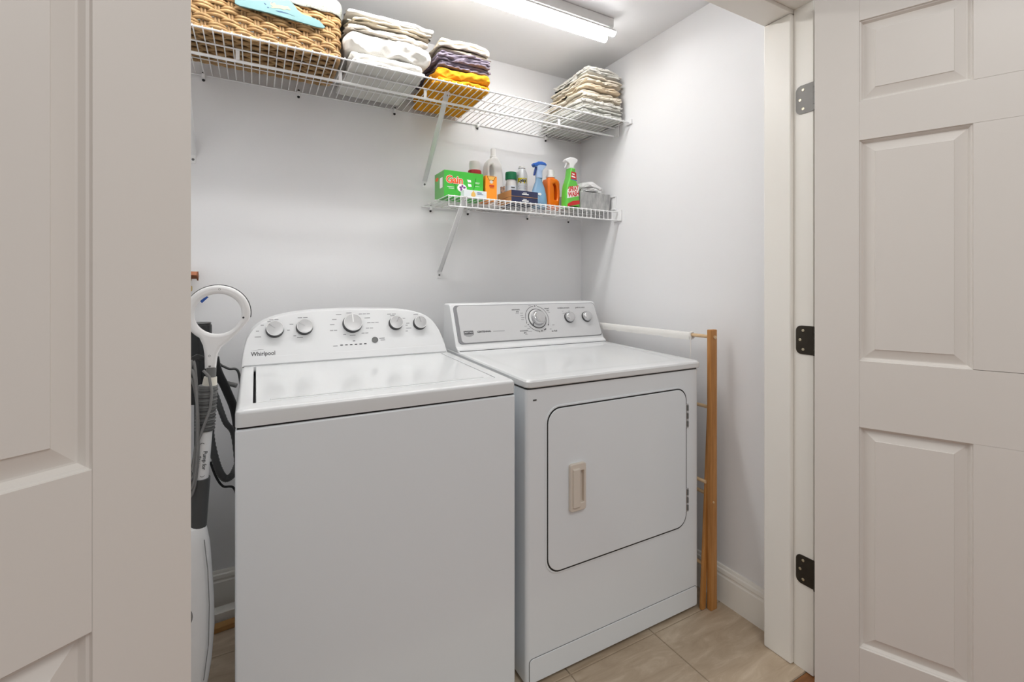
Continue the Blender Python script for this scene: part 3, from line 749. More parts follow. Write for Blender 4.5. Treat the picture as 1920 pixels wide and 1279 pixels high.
# liner: inside skin and a cuff folded over the rim
def cuff():
    L = []
    for off, z in ((-.012, 2.05), (-.012, 2.176), (-.006, 2.186), (.004, 2.188), (.0125, 2.183), (.0155, 2.172), (.0148, 2.15), (.0152, 2.133), (.0125, 2.131), (.0125, 2.150)):
        lp = []
        for i in range(220):
            s = bt_ * i / 220; p, nn = bat(s)
            nz = noise.noise(Vector((p.x * 34, p.y * 34, z * 14))); nb = noise.noise(Vector((p.x * 12, p.y * 12, 4)))
            lp.append(p + nn * (off + (.0035 * nz if off > 0 else 0)) + Vector((0, 0, z + .004 * nb + .002 * nz)))
        L.append(lp)
    return loops_me(L, False, False)
link('liner', cuff(), 'liner_cloth', BK, 80)

# painted board hanging in front of the basket
FS = thing('painted_sign', (.10, 1.684, 2.085), 'pale teal painted wooden cut-out with a small running animal, hung on the basket', 'sign')
fish = [(-.0572, 2.105), (-.0572, 2.0744), (-.0444, 2.0698), (-.014, 2.0702), (.0381, 2.0705), (.1045, 2.0672), (.1805, 2.0634), (.1989, 2.0646), (.2056, 2.0701), (.1888, 2.0860), (.1641, 2.0925), (.1348, 2.0945), (.1204, 2.1043), (.1109, 2.1164), (.0951, 2.1310), (.082, 2.150), (.05, 2.156), (.030, 2.146), (.022, 2.122), (.010, 2.111), (-.012, 2.108), (-.026, 2.114), (-.042, 2.128)]
SY = 1.6825
plate('board', [fish], .006, XZ(0, SY, 0), 'sign_teal', FS, .0012)
def blob(cx, cz, rx, rz_, n=18, tilt=0):
    P = []
    for i in range(n):
        a = 2 * math.pi * i / n; x, z = rx * math.cos(a), rz_ * math.sin(a); P.append((cx + x * math.cos(tilt) - z * math.sin(tilt), cz + x * math.sin(tilt) + z * math.cos(tilt)))
    return P
an = plate('painted_animal', [[(.0405, 2.103), (.0435, 2.1085), (.0475, 2.1055), (.0535, 2.1085), (.057, 2.1025), (.066, 2.1035), (.082, 2.1055), (.091, 2.1075), (.0955, 2.1035), (.1005, 2.0985), (.097, 2.0962), (.089, 2.0975), (.080, 2.0925), (.068, 2.0935), (.056, 2.0915), (.0465, 2.0885), (.0405, 2.0905), (.0485, 2.0945), (.0415, 2.0975)]], .0006, XZ(0, SY - .0033, 0), 'sign_cream', FS)
plate('animal_ear', [blob(.0455, 2.1045, .0026, .0010, tilt=.7)], .0004, XZ(0, SY - .0037, 0), 'sign_ink', FS)
plate('painted_stroke', [[(.056, 2.0835), (.075, 2.0860), (.092, 2.0845), (.1125, 2.0800), (.096, 2.0825), (.080, 2.0825), (.066, 2.0815)]], .0006, XZ(0, SY - .0033, 0), 'sign_ink', FS)
plate('painted_mark', [blob(.026, 2.0965, .0042, .0013, tilt=-.5), blob(.0345, 2.0872, .0026, .0013)], .0006, XZ(0, SY - .0033, 0), 'sign_ink', FS)
tube('hanging_cord', [(.060, SY, 2.150), (.060, SY + .002, 2.180), (.060, 1.699, 2.192)], .0012, 'wicker_stake', FS, n=6)

# ------------------------------------------------------------------ products on the short shelf
PZ = LZ + WR + .0004
def carton(name, x0, x1, y0, y1, z0, h, m, label, cat='box', side=None):
    t = thing(name, ((x0 + x1) / 2, (y0 + y1) / 2, z0), label, cat)
    box('carton', (x0, x1, y0, y1, z0, z0 + h), m, t, bev=.0012)
    if side: box('side_panel', (x0 - .0006, x0 + .0002, y0 + .001, y1 - .001, z0 + .001, z0 + h - .001), side, t, bev=0)
    return t
def fr(x, y, z, lift=.0006): return XZ(x, y - lift, z)
# green dryer-sheet box
gx0, gx1, gy = .674, .850, 1.800
t = carton('dryer_sheet_box', gx0, gx1, gy, 1.914, PZ, .1105, 'green_box', 'bright green dryer sheet box with orange lettering on the short shelf', 'box', 'green_box_side')
plate('flap_seam', [[(.008, 0), (.0095, 0), (.0245, -.062), (.023, -.062)], [(.112, -.004), (.1135, -.004), (.102, -.064), (.1005, -.064)]], .0004, fr(gx0 + .028, gy, PZ + .092), 'green_dark', t)
text('logo_outline', 'Gain', .042, fr(gx0 + .045, gy, PZ + .072, .0006), 'print_white', t, bold=.0028, sx=.95)
text('logo', 'Gain', .042, fr(gx0 + .045, gy, PZ + .072, .0010), 'print_orange', t, bold=.0012, sx=.95)
pf = plate('flower_print', [blob(.0, .0, .021, .017, 24)], .0004, fr(gx0 + .078, gy, PZ + .042), 'print_white', t)
plate('flower_petals', [blob(.009 * math.cos(R(a)), .008 * math.sin(R(a)), .006, .0045, 12, R(a)) for a in range(20, 380, 72)], .0004, fr(gx0 + .080, gy, PZ + .042, .0010), 'print_purple', pf)
plate('sheet_print', [[(.0, 0), (.017, -.001), (.019, -.010), (.004, -.011)], [(.003, -.017), (.018, -.018), (.021, -.028), (.006, -.029)]], .0004, fr(gx0 + .101, gy, PZ + .080), 'print_white', t)
plate('printed_lines', [[(.0, 0), (.030, 0), (.030, -.002), (0, -.002)], [(.006, -.006), (.03, -.006), (.03, -.008), (.006, -.008)]], .0004, fr(gx0 + .013, gy, PZ + .044), 'print_white', t)
plate('printed_lines', [[(.0, 0), (.022, 0), (.022, -.0014), (0, -.0014)], [(.0, -.004), (.018, -.004), (.018, -.0054), (0, -.0054)], [(.0, -.016), (.020, -.016), (.020, -.0174), (0, -.0174)]], .0004, fr(gx0 + .138, gy, PZ + .072), 'print_white', t)
SXM = lambda x, y, z: Matrix.Translation((x, y, z)) @ Matrix(((0, 0, -1, 0), (-1, 0, 0, 0), (0, 1, 0, 0), (0, 0, 0, 1)))  # on a -X face
plate('side_label', [rrect(-.016, .016, -.021, .021, .002)], .0004, SXM(gx0 - .0008, 1.834, PZ + .062), 'print_white', t)
plate('side_print', [blob(0, 0, .018, .008, 16)], .0004, SXM(gx0 - .0008, 1.885, PZ + .085), 'print_orange', t)
# small white box lying in front
t = carton('small_carton', .744, .846, 1.758, 1.796, PZ, .029, 'box_white', 'small white carton with a yellow drop, lying before the green box', 'box')
plate('drop_print', [[(0, .013), (.009, 0), (.010, -.008), (.006, -.012), (-.006, -.012), (-.010, -.008), (-.009, 0)]], .0004, fr(.785, 1.758, PZ + .0145), 'print_gold', t)
plate('printed_lines', [[(0, 0), (.020, 0), (.020, -.003), (0, -.003)], [(0, -.007), (.026, -.007), (.026, -.0086), (0, -.0086)]], .0004, fr(.803, 1.758, PZ + .022), 'print_blue', t)
# orange baking-soda box
t = carton('powder_box', .861, .915, 1.800, 1.880, PZ, .108, 'orange_box', 'tall orange powder box between the green box and navy cartons', 'box')
plate('spout_flap', [[(-.018, .0), (.018, .0), (.010, -.015), (-.010, -.015)]], .0005, fr(.888, 1.800, PZ + .105), 'print_gold', t)
plate('flap_seam', [[(-.021, .001), (.021, .001), (.011, -.0165), (-.011, -.0165), (-.010, -.015), (.010, -.015), (.018, 0), (-.018, 0), (-.010, -.015), (-.011, -.0165)]], .0004, fr(.888, 1.800, PZ + .105), 'wicker_dark', t)
plate('emblem', [blob(0, 0, .008, .007)], .0005, fr(.888, 1.800, PZ + .082), 'handle_beige', t)
plate('printed_lines', [[(-.012, 0), (.012, .001), (.012, -.005), (-.012, -.006)], [(-.010, -.010), (.012, -.009), (.012, -.011), (-.010, -.012)]], .0004, fr(.890, 1.800, PZ + .068), 'print_red', t)
# bottle with a red collar behind
t = thing('detergent_bottle', (.884, 1.965, PZ), 'white bottle with a red collar, mostly hidden behind the green box', 'bottle')
lathe('body', [(.029, 0), (.031, .004), (.031, .13), (.029, .142)], (.884, 1.965, PZ), 'bottle_white', t)
lathe('collar', [(.0305, .1425), (.0315, .150), (.0305, .163), (.029, .165)], (.884, 1.965, PZ), 'red_plastic', t)
lathe('cap', [(.026, .1655), (.026, .196), (.024, .206), (.010, .210)], (.884, 1.965, PZ), 'bottle_white', t)
# tall white jug with a handle
t = thing('bleach_jug', (.984, 1.975, PZ), 'tall white jug with a moulded handle behind the orange box', 'bottle')
jug = [(-.043, 0), (.043, 0), (.045, .01), (.043, .12), (.040, .17), (.033, .205), (.019, .228), (.012, .238), (-.012, .238), (-.022, .230), (-.036, .215), (-.042, .195), (-.043, .16), (-.045, .01)]
hole = [(-.030, .145), (-.012, .140), (-.008, .160), (-.010, .185), (-.018, .200), (-.028, .196), (-.032, .18)]
plate('body', [jug, hole], .056, XZ(.984, 1.975, PZ), 'bottle_white', t, .009)
lathe('cap', [(.0135, .236), (.0155, .240), (.0155, .246), (.0125, .249), (.0125, .279), (.011, .283), (.004, .284)], (.984, 1.975, PZ), 'bottle_white', t)
# small striped packet
t = thing('paper_packet', (1.020, 1.945, PZ), 'small striped paper packet leaning between the white jug and green-capped bottle', 'packet')
L_ = [[(1.012, 1.934, PZ), (1.036, 1.942, PZ), (1.036, 1.956, PZ), (1.012, 1.948, PZ)], [(1.008, 1.944, PZ + .10), (1.034, 1.952, PZ + .108), (1.034, 1.956, PZ + .108), (1.008, 1.949, PZ + .10)]]
link('pouch', loops_me([[Vector(p) for p in l] for l in L_]), 'tan_print', t)
# green capped bottle
gxc, gyc = 1.073, 1.962
t = thing('pill_bottle', (gxc, gyc, PZ), 'white plastic bottle with green screw cap behind the navy cartons', 'bottle')
lathe('body', [(.024, 0), (.0255, .003), (.0255, .118), (.0235, .130), (.022, .142)], (gxc, gyc, PZ), 'bottle_white', t)
lathe('cap', [(.0270, .1425), (.0278, .145), (.0278, .172), (.0262, .178), (.010, .1795)], (gxc, gyc, PZ), 'green_cap', t)
lathe('label_band', [(.0259, .03), (.0259, .112)], (gxc, gyc, PZ), 'box_white', t)
plate('label_print', [[(-.014, 0), (.006, 0), (.006, -.005), (-.014, -.005)], [(-.012, -.030), (.010, -.022), (.010, -.036), (-.012, -.040)]], .0006, fr(gxc, gyc - .0262, PZ + .105), 'dark_grey', t)
# aerosol can
cxx, cyy = 1.134, 1.965
t = thing('aerosol_can', (cxx, cyy, PZ), 'white aerosol can with a yellow label behind the navy cartons', 'can')
lathe('can', [(.0275, 0), (.0285, .003), (.0285, .165), (.0285, .170), (.0255, .186), (.018, .198), (.0165, .202)], (cxx, cyy, PZ), 'can_white', t)
lathe('rim', [(.0168, .201), (.0182, .203), (.0182, .206), (.0155, .206), (.0145, .203)], (cxx, cyy, PZ), 'chrome', t)
lathe('cap', [(.014, .203), (.0145, .212), (.013, .216), (.004, .217)], (cxx, cyy, PZ), 'bottle_white', t)
def on_cyl(me, cx, cy, r):   # bend a flat print round an upright cylinder
    for v in me.vertices:
        a = (v.co.x - cx) / r; v.co.x, v.co.y = cx + r * math.sin(a), cy - (r + (cy - r - v.co.y)) * math.cos(a) if False else cy - r * math.cos(a) - (cy - r - v.co.y) * math.cos(a)
    return me
lb = curve_me([[(-.026 + .052 * i / 12, -.012) for i in range(13)] + [(.026 - .052 * i / 12, .012 + (.002 if i % 2 else 0)) for i in range(13)]], .0006, 0, fr(cxx - .010, cyy - .0285, PZ + .141))
bm = bmesh.new(); bm.from_mesh(lb)
bmesh.ops.subdivide_edges(bm, edges=[e for e in bm.edges if e.calc_length() > .008], cuts=2); bm.to_mesh(lb); bm.free()
lb2 = link('label', on_cyl(lb, cxx, cyy, .0285), 'print_yellow', t)
text_o = text('lettering', 'Lysol', .0235, fr(cxx - .011, cyy - .0285, PZ + .142, .0011), 'print_black', t, bold=.0009, sx=.86)
on_cyl(text_o.data, cxx, cyy, .0286)
ln = link('printed_lines', on_cyl(curve_me([[(-.022 + .044 * i / 10, 0) for i in range(11)] + [(.022 - .044 * i / 10, -.002) for i in range(11)], [(-.018 + .036 * i / 10, -.010) for i in range(11)] + [(.018 - .036 * i / 10, -.012) for i in range(11)]], .0005, 0, fr(cxx - .010, cyy - .0285, PZ + .116)), cxx, cyy, .0286), 'print_blue', t)
# two navy cartons
for i, lbn in enumerate(('navy and kraft flat carton lying on the short wire shelf', 'navy and kraft flat carton on top of an identical one')):
    t = carton('flat_carton', .982, 1.119, 1.792, 1.925, PZ + i * .0292, .0288, 'navy_box', lbn, 'box')
    box('side_panel', (.9812, .9822, 1.7925, 1.9245, PZ + i * .0292 + .0005, PZ + i * .0292 + .0283), 'cardboard', t, bev=0)
    box('bottom_edge', (.982, 1.119, 1.7914, 1.7922, PZ + i * .0292 + .0004, PZ + i * .0292 + .0022), 'cardboard', t, bev=0)
    plate('printed_lines', [[(-.014, .002), (.020, .002), (.020, -.003), (-.014, -.003)], [(-.008, .007), (.010, .007), (.010, .0045), (-.008, .0045)]], .0004, fr(1.050, 1.792, PZ + i * .0292 + .014), 'print_white', t)
# pale blue spray bottle
bx_, by_ = 1.170, 1.866
t = thing('spray_bottle', (bx_, by_, PZ), 'pale blue fabric spray bottle with blue trigger head', 'bottle')
lathe('body', [(.040, 0), (.0435, .004), (.0425, .030), (.0385, .065), (.031, .095), (.0225, .115), (.0175, .128), (.0168, .142)], (bx_, by_, PZ), 'blue_bottle', t, sx=1.0, sy=.68, n=32, sharp=60)
lathe('neck', [(.0175, .1425), (.0175, .150), (.0165, .168), (.0185, .178)], (bx_ + .001, by_, PZ), 'pale_head', t, sy=.8)
hd = [(-.013, .176), (.015, .176), (.022, .186), (.034, .197), (.038, .204), (.036, .212), (.020, .216), (-.004, .215), (-.022, .208), (-.027, .200), (-.025, .193), (-.014, .193)]
hd_o = plate('trigger_head', [[(-.034, .200), (-.026, .192), (-.016, .196), (.0, .204), (.020, .204), (.036, .2035), (.038, .209), (.030, .217), (.012, .221), (-.008, .219), (-.024, .211), (-.034, .208)]], .026, XZ(bx_, by_, PZ), 'blue_head', t, .004)
plate('head_shell', [hd], .022, XZ(bx_, by_, PZ), 'pale_head', t, .004)
plate('trigger', [[(-.020, .196), (-.012, .194), (-.014, .180), (-.018, .166), (-.023, .153), (-.029, .154), (-.026, .170), (-.022, .184)]], .012, XZ(bx_, by_, PZ), 'navy_trigger', t, .003)
plate('logo_print', [blob(-.012, .062, .010, .006)], .0006, XZ(bx_, by_ - .0275, PZ), 'print_white', t)
# orange detergent bottle
ox_, oy_ = 1.2535, 1.890
t = thing('detergent_bottle', (ox_, oy_, PZ), 'orange detergent bottle with white cap and side handle', 'bottle')
ob = [(-.030, 0), (.030, 0), (.034, .006), (.036, .08), (.036, .128), (.031, .143), (.016, .151), (-.018, .152), (-.030, .148), (-.034, .138), (-.033, .12), (-.034, .08), (-.033, .006)]
oh = [(.006, .050), (.018, .048), (.022, .062), (.022, .095), (.018, .116), (.008, .126), (-.002, .122), (.004, .108), (.006, .085)]
plate('body', [ob, oh], .058, XZ(ox_, oy_, PZ), 'orange_plastic', t, .010)
lathe('shoulder', [(.021, .150), (.020, .156)], (ox_ - .002, oy_, PZ), 'orange_plastic', t)
lathe('cap', [(.0205, .1565), (.0225, .158), (.022, .166), (.0175, .168), (.0168, .192), (.015, .195), (.005, .196)], (ox_ - .002, oy_, PZ), 'bottle_white', t)
box('handle_back', (ox_ - .006, ox_ + .026, oy_ + .004, oy_ + .022, PZ + .044, PZ + .13), 'orange_plastic', t, bev=.004)
# green stain-remover spray
sx_, sy_ = 1.308, 1.805
t = thing('spray_bottle', (sx_, sy_, PZ), 'lime green stain remover spray bottle with white trigger head', 'bottle')
sb_ = [(-.042, 0), (.043, 0), (.0445, .004), (.0425, .050), (.039, .095), (.033, .112), (.024, .128), (.019, .160), (.016, .190), (-.013, .190), (-.019, .150), (-.026, .130), (-.034, .112), (-.039, .085), (-.042, .045), (-.0435, .004)]
sb_ = [(x * .92, z) for x, z in sb_]
plate('body', [sb_], .050, XZ(sx_, sy_, PZ), 'green_bottle', t, .010)
plate('trigger_head', [[(-.012, .1905), (.014, .1905), (.014, .202), (.020, .212), (.032, .222), (.036, .231), (.032, .238), (.016, .243), (-.008, .242), (-.028, .234), (-.036, .226), (-.034, .220), (-.020, .216), (-.013, .208)]], .026, XZ(sx_, sy_, PZ), 'plastic_white', t, .004)
plate('trigger', [[(-.026, .219), (-.018, .216), (-.022, .204), (-.030, .192), (-.033, .193), (-.028, .206)]], .010, XZ(sx_, sy_, PZ), 'plastic_white', t, .002)
fy = sy_ - .0252
def tilt(M, a): return M @ Matrix.Rotation(R(a), 4, 'Z')
plate('label_back', [[(-.035, -.040), (.033, -.024), (.031, .024), (-.018, .016), (-.034, -.002)]], .0005, XZ(sx_ - .001, fy, PZ + .084), 'print_white', t)
text('lettering', 'SPRAY', .0310, tilt(XZ(sx_ - .001, fy - .0006, PZ + .091), 12), 'print_red', t, bold=.0011, sx=.66, shear=.15)
text('lettering', 'WASH', .0310, tilt(XZ(sx_ + .000, fy - .0006, PZ + .065), 12), 'print_red', t, bold=.0011, sx=.70, shear=.15)
plate('red_band', [[(-.034, .006), (.036, .022), (.036, .040), (-.004, .034), (-.034, .018)]], .0005, XZ(sx_, fy, PZ), 'print_red', t)
plate('neck_label', [[(-.016, .138), (.018, .134), (.016, .168), (-.012, .172)]], .0005, XZ(sx_, fy, PZ), 'print_red', t)
plate('neck_print', [[(-.012, .146), (.012, .142), (.010, .148), (-.010, .153)], [(-.008, .158), (.006, .156), (.006, .162), (-.008, .164)]], .0005, XZ(sx_, fy - .0005, PZ), 'print_white', t)
plate('neck_swoosh', [[(-.014, .132), (.020, .130), (.020, .134), (-.014, .137)]], .0005, XZ(sx_, fy, PZ), 'print_blue', t)
# grey fabric bin with cloths
t = thing('fabric_bin', (1.444, 1.86, PZ), 'small grey fabric bin of white cloths at the end of the short shelf', 'bin')
bo = rrect(1.354, 1.5345, 1.786, 1.96, .008); 
L_ = []
for pl, z in ((inset(bo, .010), .003), (bo, .0), (inset(bo, -.002), .045), (inset(bo, -.003), .083), (inset(bo, -.001), .085), (inset(bo, .004), .084), (inset(bo, .004), .010)):
    L_.append([Vector((x, y, PZ + z)) for x, y in pl])
link('bin_body', loops_me(L_), 'bin_fabric', t, 35)
for i, (xa, xb, ya, yb, za, zb) in enumerate(((1.362, 1.527, 1.794, 1.952, .058, .084), (1.364, 1.506, 1.795, 1.93, .087, .122))):
    folded('cleaning_cloth', xa, xb, ya, yb, PZ + za if i else PZ + .012, PZ + zb, 2 if i else 3, 'cloth_bin', 70 + i * 5,
           ('crumpled white cloth filling the grey fabric bin', 'white cloth heaped on top in the grey fabric bin')[i], 'cloth', 'white cloths in the grey bin', .008, 1.8, .004, hump=.02 * i, lump=.012, zb=PZ)

# ------------------------------------------------------------------ drying rack behind the dryer's right side
RK = thing('drying_rack', (1.478, 1.5, 0), 'folded wooden clothes drying rack standing between the dryer and right wall', 'drying rack')
def bar(name, pts, wx, wy, m, parent, bev=.003):
    # flat bar from a to b, wx wide in X, wy in Y
    a, b = Vector(pts[0]), Vector(pts[1]); bm = bmesh.new()
    L = []
    for p in (a, b): L.append([bm.verts.new((p.x + sx * wx / 2, p.y + sy * wy / 2, p.z)) for sx, sy in ((-1, -1), (1, -1), (1, 1), (-1, 1))])
    for j in range(4): bm.faces.new((L[0][j], L[0][(j + 1) % 4], L[1][(j + 1) % 4], L[1][j]))
    bm.faces.new(L[0][::-1]); bm.faces.new(L[1])
    bmesh.ops.bevel(bm, geom=bm.edges[:], offset=bev, segments=2, affect='EDGES', profile=.5)
    return link(name, bm_me(bm), m, parent, 30)
for y in (1.158, 1.875):
    dy = 1 if y < 1.5 else -1
    bar('leg', ((1.4835, y, 0.0), (1.4835, y, 1.036)), .034, .019, 'rack_wood', RK)
    bar('leg', ((1.4515 if dy > 0 else 1.4640, y + dy * .0165, 0.0), (1.4975, y + dy * .0165, .80)), .022, .0125, 'rack_wood', RK)
    M = Matrix.Translation((1.478, y - dy * .0095, .40)) @ Matrix.Rotation(R(90), 4, 'X')
    lathe('pivot', [(.004, -.003), (.004, .003), (.002, .004)], None, 'dowel_wood', RK, n=12, M=M)
for i, (x, z) in enumerate(((1.4835, 1.008), (1.483, .745), (1.4635, .470), (1.482, .42), (1.464, .16))):
    far = 1.892; near = 1.143 if i == 0 else (1.150 if x > 1.475 else 1.1695)
    tube('dowel', [(x, near, z), (x, far, z)], .0065, 'dowel_wood', RK, n=12)
# white elastic band draped along the top dowel
t = thing('fabric_band', (1.4835, 1.5, 1.0), 'crinkled white fabric band draped along the rack top dowel', 'fabric')
L_ = []
for i in range(90):
    y = 1.255 + .58 * i / 89
    nz = noise.noise(Vector((y * 38, 1.3, 0))); n2 = noise.noise(Vector((y * 90, 5.1, 0)))
    zb = 1.008 - .020 + .005 * nz + .002 * n2; 
    prof = [(-.0085 - .002 * n2, zb), (-.0095, 1.000), (-.0088, 1.010), (-.005, 1.0162), (0, 1.0175), (.005, 1.0162), (.0088, 1.010), (.0095, 1.000), (.009 + .002 * nz, zb + .004), (.007, zb + .004), (.0074, 1.008), (0, 1.0152), (-.0074, 1.008), (-.0068, zb)]
    L_.append([Vector((1.4835 + a, y + .001 * n2, z + .001 * n2)) for a, z in prof])
link('band', loops_me(L_), 'band_white', t, 70)
L_ = []
tube('tie', [(1.475, 1.252, 1.015), (1.473, 1.248, 1.0), (1.472, 1.246, .985), (1.473, 1.247, .94), (1.4705, 1.249, .90), (1.472, 1.250, .85)], .0022, 'band_white', t, n=6)
tube('knot', [(1.4835 + .0105 * math.cos(a), 1.250 + .002 * math.sin(3 * a), 1.006 + .0125 * math.sin(a)) for a in [2 * math.pi * i / 20 for i in range(20)]], .0042, 'band_white', t, n=8, closed=True)

# ------------------------------------------------------------------ left of the washer: steam mop, vacuum, valve, hoses
MP = thing('steam_mop', (-.118, 1.30, 0), 'white steam mop with ring handle and ribbed grey grip, left of the washer', 'mop')
MY = 1.300
cx_, cz_ = -.0775, 1.1335
def ringshape(r0, r1, n=48):
    return [[(r1 * math.cos(2 * math.pi * i / n), r1 * math.sin(2 * math.pi * i / n)) for i in range(n)], [(r0 * math.cos(2 * math.pi * i / n), r0 * math.sin(2 * math.pi * i / n) - .001) for i in range(n)]]
RO, RI = .0665, .0475
# ring whose lower right runs on into the tapering neck
n = 48; outer = []
for i in range(n + 1):
    a = R(-14 + 250 * i / n); outer.append((RO * math.cos(a), RO * math.sin(a)))
outer += [(-.0345, -.062), (-.0300, -.074), (-.0275, -.092), (-.0265, -.128), (-.0045, -.128), (-.001, -.095), (.006, -.080), (.024, -.064), (.050, -.036)]
inner = [(RI * math.cos(2 * math.pi * i / n), RI * math.sin(2 * math.pi * i / n) - .001) for i in range(n)]
hd = plate('ring_handle', [outer, inner], .020, XZ(cx_, MY, cz_), 'plastic_white', MP, .007)
link('handle_trim', tube_me([(cx_ + (RO + .0004) * math.cos(R(a)), MY + .007, cz_ + (RO + .0004) * math.sin(R(a))) for a in range(-10, 246, 4)], .0018, 6), 'dark_grey', hd, 60)
for x, z in ((.003, .057), (.0515, -.011), (-.017, -.098), (-.0165, -.122)):
    M = Matrix.Translation((cx_ + x, MY - .0095, cz_ + z)) @ Matrix.Rotation(R(90), 4, 'X')
    lathe('handle_screw', [(.0023, 0), (.0023, .0008), (.0012, .0003)], None, 'dark_grey', hd, n=12, M=M)
def seg(name, x0, z0, x1, z1, r0, r1, m, n=20): return tube(name, [(x0, MY, z0), (x1, MY, z1)], [r0, r1], m, MP, n=n)
seg('collar', -.0915, 1.007, -.0925, .985, .0105, .0105, 'mid_grey')
seg('upper_tube', -.0930, .9852, -.0950, .966, .0130, .0150, 'plastic_cream')
gp = seg('grip', -.0975, .966, -.1045, .861, .0195, .0180, 'mid_grey')
for i in range(14):
    f_ = (i + .5) / 14; x = -.0975 - .007 * f_; z = .966 - .105 * f_
    link('grip_rib', tube_me([(x + .0195 * math.cos(a), MY + .0195 * math.sin(a), z) for a in [2 * math.pi * k / 20 for k in range(20)]], .0016, 5, True), 'dark_grey' if i % 2 else 'mid_grey', gp, 60)
seg('tube', -.1040, .861, -.1125, .752, .0152, .0158, 'plastic_white')
seg('lower_housing', -.1130, .752, -.1190, .640, .0200, .0185, 'dark_grey')
text('lettering', 'Pump for', .0115, Matrix.Translation((-.1035, MY - .0162, .796)) @ Matrix.Rotation(R(90), 4, 'X') @ Matrix.Rotation(R(-94), 4, 'Z'), 'print_dark', MP)
text('lettering', 'Steam', .0115, Matrix.Translation((-.1150, MY - .0162, .793)) @ Matrix.Rotation(R(90), 4, 'X') @ Matrix.Rotation(R(-94), 4, 'Z'), 'print_dark', MP)
for z in (.763, .832):
    plate('print_bracket', [arc(.004, .0048, 20, 160, 10)], .0004, Matrix.Translation((-.108, MY - .0160, z)) @ Matrix.Rotation(R(90), 4, 'X') @ Matrix.Rotation(R(0 if z > .8 else 180), 4, 'Z'), 'print_dark', MP)
# white water-tank body, bulging
body = lathe_me([(.020, .648), (.036, .640), (.043, .60), (.047, .54), (.051, .47), (.052, .40), (.047, .33), (.040, .28), (.032, .245), (.022, .225)][::-1], (-.137, MY, 0), 36, 1.0, .72)
bd = link('body', body, 'plastic_white', MP, 60)
M = Matrix.Translation((-.158, MY - .0345, .455)) @ Matrix.Rotation(R(90), 4, 'X')
lathe('dial', [(.034, -.008), (.034, .0015), (.031, .003), (.010, .0035)], None, 'cord_grey', bd, n=32, M=M)
tube('seam', [(-.103, MY - .031, .62), (-.096, MY - .033, .55), (-.093, MY - .0335, .47), (-.0945, MY - .0325, .38), (-.104, MY - .031, .30)], .0009, 'cord_grey', bd, n=6)
tube('neck', [(-.137, MY, .23), (-.137, MY, .05)], [.018, .016], 'black', MP, n=16)
plate('mop_head', [[(-.13, -.055), (.08, -.055), (.088, -.03), (.085, .05), (-.12, .055), (-.136, .02)]], .036, Matrix.Translation((-.137, MY, .022)), 'black', MP, .008)
# cord wound on its hook
tube('cord_hook', [(-.110, MY, 1.030), (-.118, MY - .012, 1.036), (-.128, MY - .022, 1.030)], .006, 'black', MP, n=10)
for k in range(5):
    rx = .0085 + .0022 * k; pts = []
    for i in range(40):
        a = 2 * math.pi * i / 40
        pts.append((-.1255 - .0015 * k + rx * math.cos(a), MY - .022 - .003 * (k % 3), .895 - .01 * k + (.135 - .012 * (k % 2)) * math.sin(a)))
    tube('power_cord', pts, .0030, 'cord_grey', MP, n=8, closed=True)
tube('power_cord', [(-.1055, MY - .024, 1.005), (-.094, MY - .024, .990), (-.0885, MY - .026, .955), (-.092, MY - .026, .915), (-.105, MY - .026, .875), (-.120, MY - .026, .83), (-.126, MY - .024, .78)], .0030, 'cord_grey', MP, n=8)

# black stick vacuum standing against the back wall
VC = thing('stick_vacuum', (-.165, 1.90, 0), 'black cylindrical vacuum standing behind the mop ring handle', 'vacuum')
lathe('canister', [(.036, .80), (.038, .805), (.038, 1.062), (.036, 1.066), (.034, 1.066)], (-.170, 1.91, 0), 'black_gloss', VC, n=28)
lathe('canister_top', [(.033, 1.0665), (.036, 1.070), (.034, 1.073), (.010, 1.074)], (-.170, 1.91, 0), 'dark_grey', VC, n=28)
tube('wand', [(-.170, 1.91, .80), (-.170, 1.91, .05)], .014, 'dark_grey', VC, n=14)
plate('floor_head', [rrect(-.13, .022, -.05, .06, .015)], .048, Matrix.Translation((-.170, 1.92, .026)), 'black', VC, .01)

# copper stop valve on the back wall
CVV = thing('water_valve', (-.205, 2.03, 1.2), 'copper and brass water valve on the back wall behind the mop', 'valve')
tube('pipe', [(-.215, WY1 - .001, 1.236), (-.215, 2.012, 1.236), (-.215, 2.005, 1.228), (-.215, 2.005, 1.150)], .011, 'copper', CVV, n=12)
lathe('valve_body', [(.014, 0), (.017, .003), (.017, .018), (.012, .022), (.012, .036), (.015, .04), (.015, .046)], (-.215, 2.005, 1.178), 'brass', CVV, n=6)
tube('stem', [(-.205, 2.005, 1.236), (-.182, 2.005, 1.236)], [.015, .015], 'copper', CVV, n=6)
lathe('handle', [(.004, -.003), (.016, -.002), (.017, .002), (.004, .004)], None, 'copper', CVV, n=18, M=Matrix.Translation((-.182, 2.005, 1.233)) @ Matrix.Rotation(R(90), 4, 'Y'))
tube('supply_hose', [(-.215, 2.005, 1.15), (-.213, 2.0, 1.10), (-.19, 1.99, 1.02), (-.17, 1.98, .93), (-.12, 1.96, .86), (-.06, 1.94, .84)], .008, 'cord_grey', CVV, n=10)
plate('blue_tape', [[(-.013, -.004), (.007, .012), (.017, .005), (-.003, -.016)]], .0012, XZ(-.166, 2.0, 1.152), 'blue_tape', CVV)
tube('tag_string', [(-.212, 1.993, 1.17), (-.195, 1.998, 1.160), (-.177, 2.0, 1.156)], .0015, 'plastic_white', CVV, n=6)

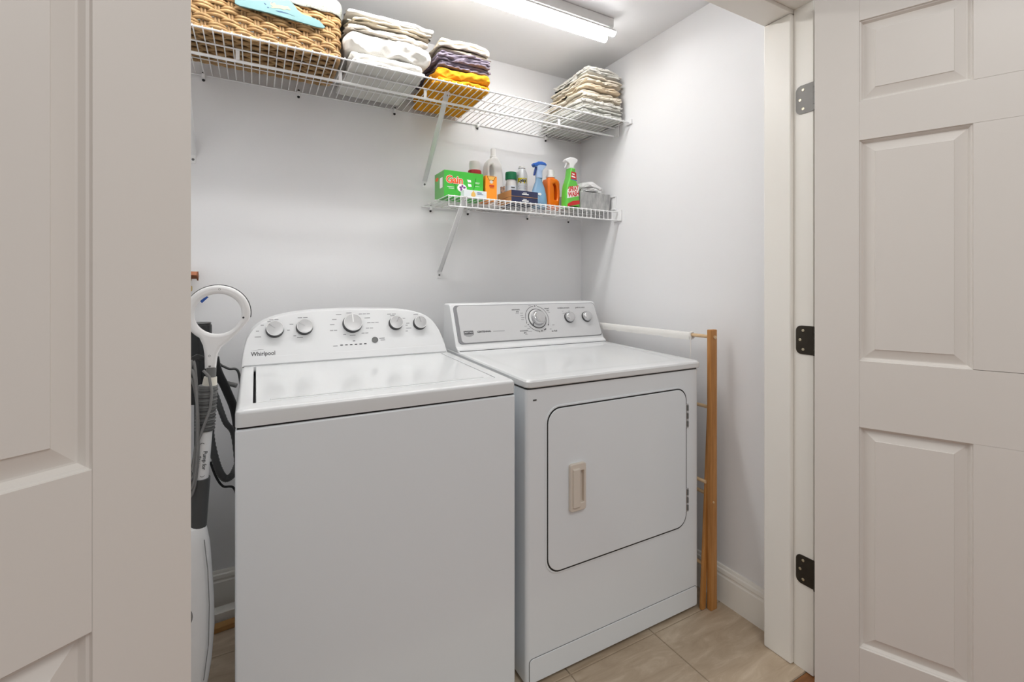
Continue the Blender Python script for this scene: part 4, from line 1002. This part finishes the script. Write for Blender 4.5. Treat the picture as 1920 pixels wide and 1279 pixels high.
# washer hoses and cords
def hose(name, pts, r, m, label, cat, ribs=0):
    t = thing(name, pts[0], label, cat)
    P = [Vector(p) for p in pts]; Q = []
    for i in range(len(P) - 1):
        p0, p1, p2, p3 = P[max(0, i - 1)], P[i], P[i + 1], P[min(len(P) - 1, i + 2)]
        for k in range(14):
            u = k / 14; Q.append(.5 * ((2 * p1) + (p2 - p0) * u + (2 * p0 - 5 * p1 + 4 * p2 - p3) * u * u + (3 * p1 - p0 - 3 * p2 + p3) * u ** 3))
    Q.append(P[-1])
    rr = [r * (1 + (.10 if (i % 2) else -.04)) for i in range(len(Q))] if ribs else r
    link('hose' if r > .004 else 'cord', tube_me(Q, rr, 12), m, t, 60)
    return t
hose('drain_hose', [(-.122, 1.868, .955), (-.113, 1.875, .905), (-.088, 1.89, .835), (-.062, 1.90, .745), (-.05, 1.91, .60)], .0135, 'black', 'thick black hose slanting down behind the washer', 'hose')
hose('drain_hose', [(-.135, 1.82, .90), (-.116, 1.825, .835), (-.090, 1.83, .745), (-.066, 1.85, .690), (-.054, 1.872, .55)], .0085, 'dark_grey', 'ribbed grey hose slanting below the thick black hose', 'hose', 1)
hose('drain_hose', [(-.128, 1.78, .80), (-.127, 1.785, .708), (-.110, 1.79, .615), (-.090, 1.80, .565), (-.068, 1.81, .568), (-.052, 1.83, .60)], .0105, 'dark_grey', 'looped ribbed grey drain hose low beside the washer', 'hose', 1)
hose('power_cord', [(-.14, 1.93, .965), (-.116, 1.93, .928), (-.085, 1.93, .905), (-.055, 1.93, .892), (-.044, 1.93, .80)], .0042, 'dark_grey', 'dark power cord curving behind the washer console', 'cord')
hose('power_cord', [(-.135, 1.88, .60), (-.118, 1.88, .545), (-.098, 1.88, .510), (-.066, 1.88, .496), (-.050, 1.88, .42)], .0038, 'black', 'thin black cord below the looped drain hose', 'cord')
t = thing('wooden_board', (-.13, 1.965, 0), 'loose pale trim board on the floor by the back baseboard', 'board', rz=R(4))
box('board', (-.01, .085, -.022, .022, .0005, .038), 'trim_paint', t, bev=.002, local=True)
t = thing('wooden_board', (-.14, 1.91, 0), 'low tan strip of wood before the loose trim board', 'board', rz=R(5))
box('strip', (.0, .09, -.016, .016, .0005, .018), 'cardboard', t, bev=.002, local=True)
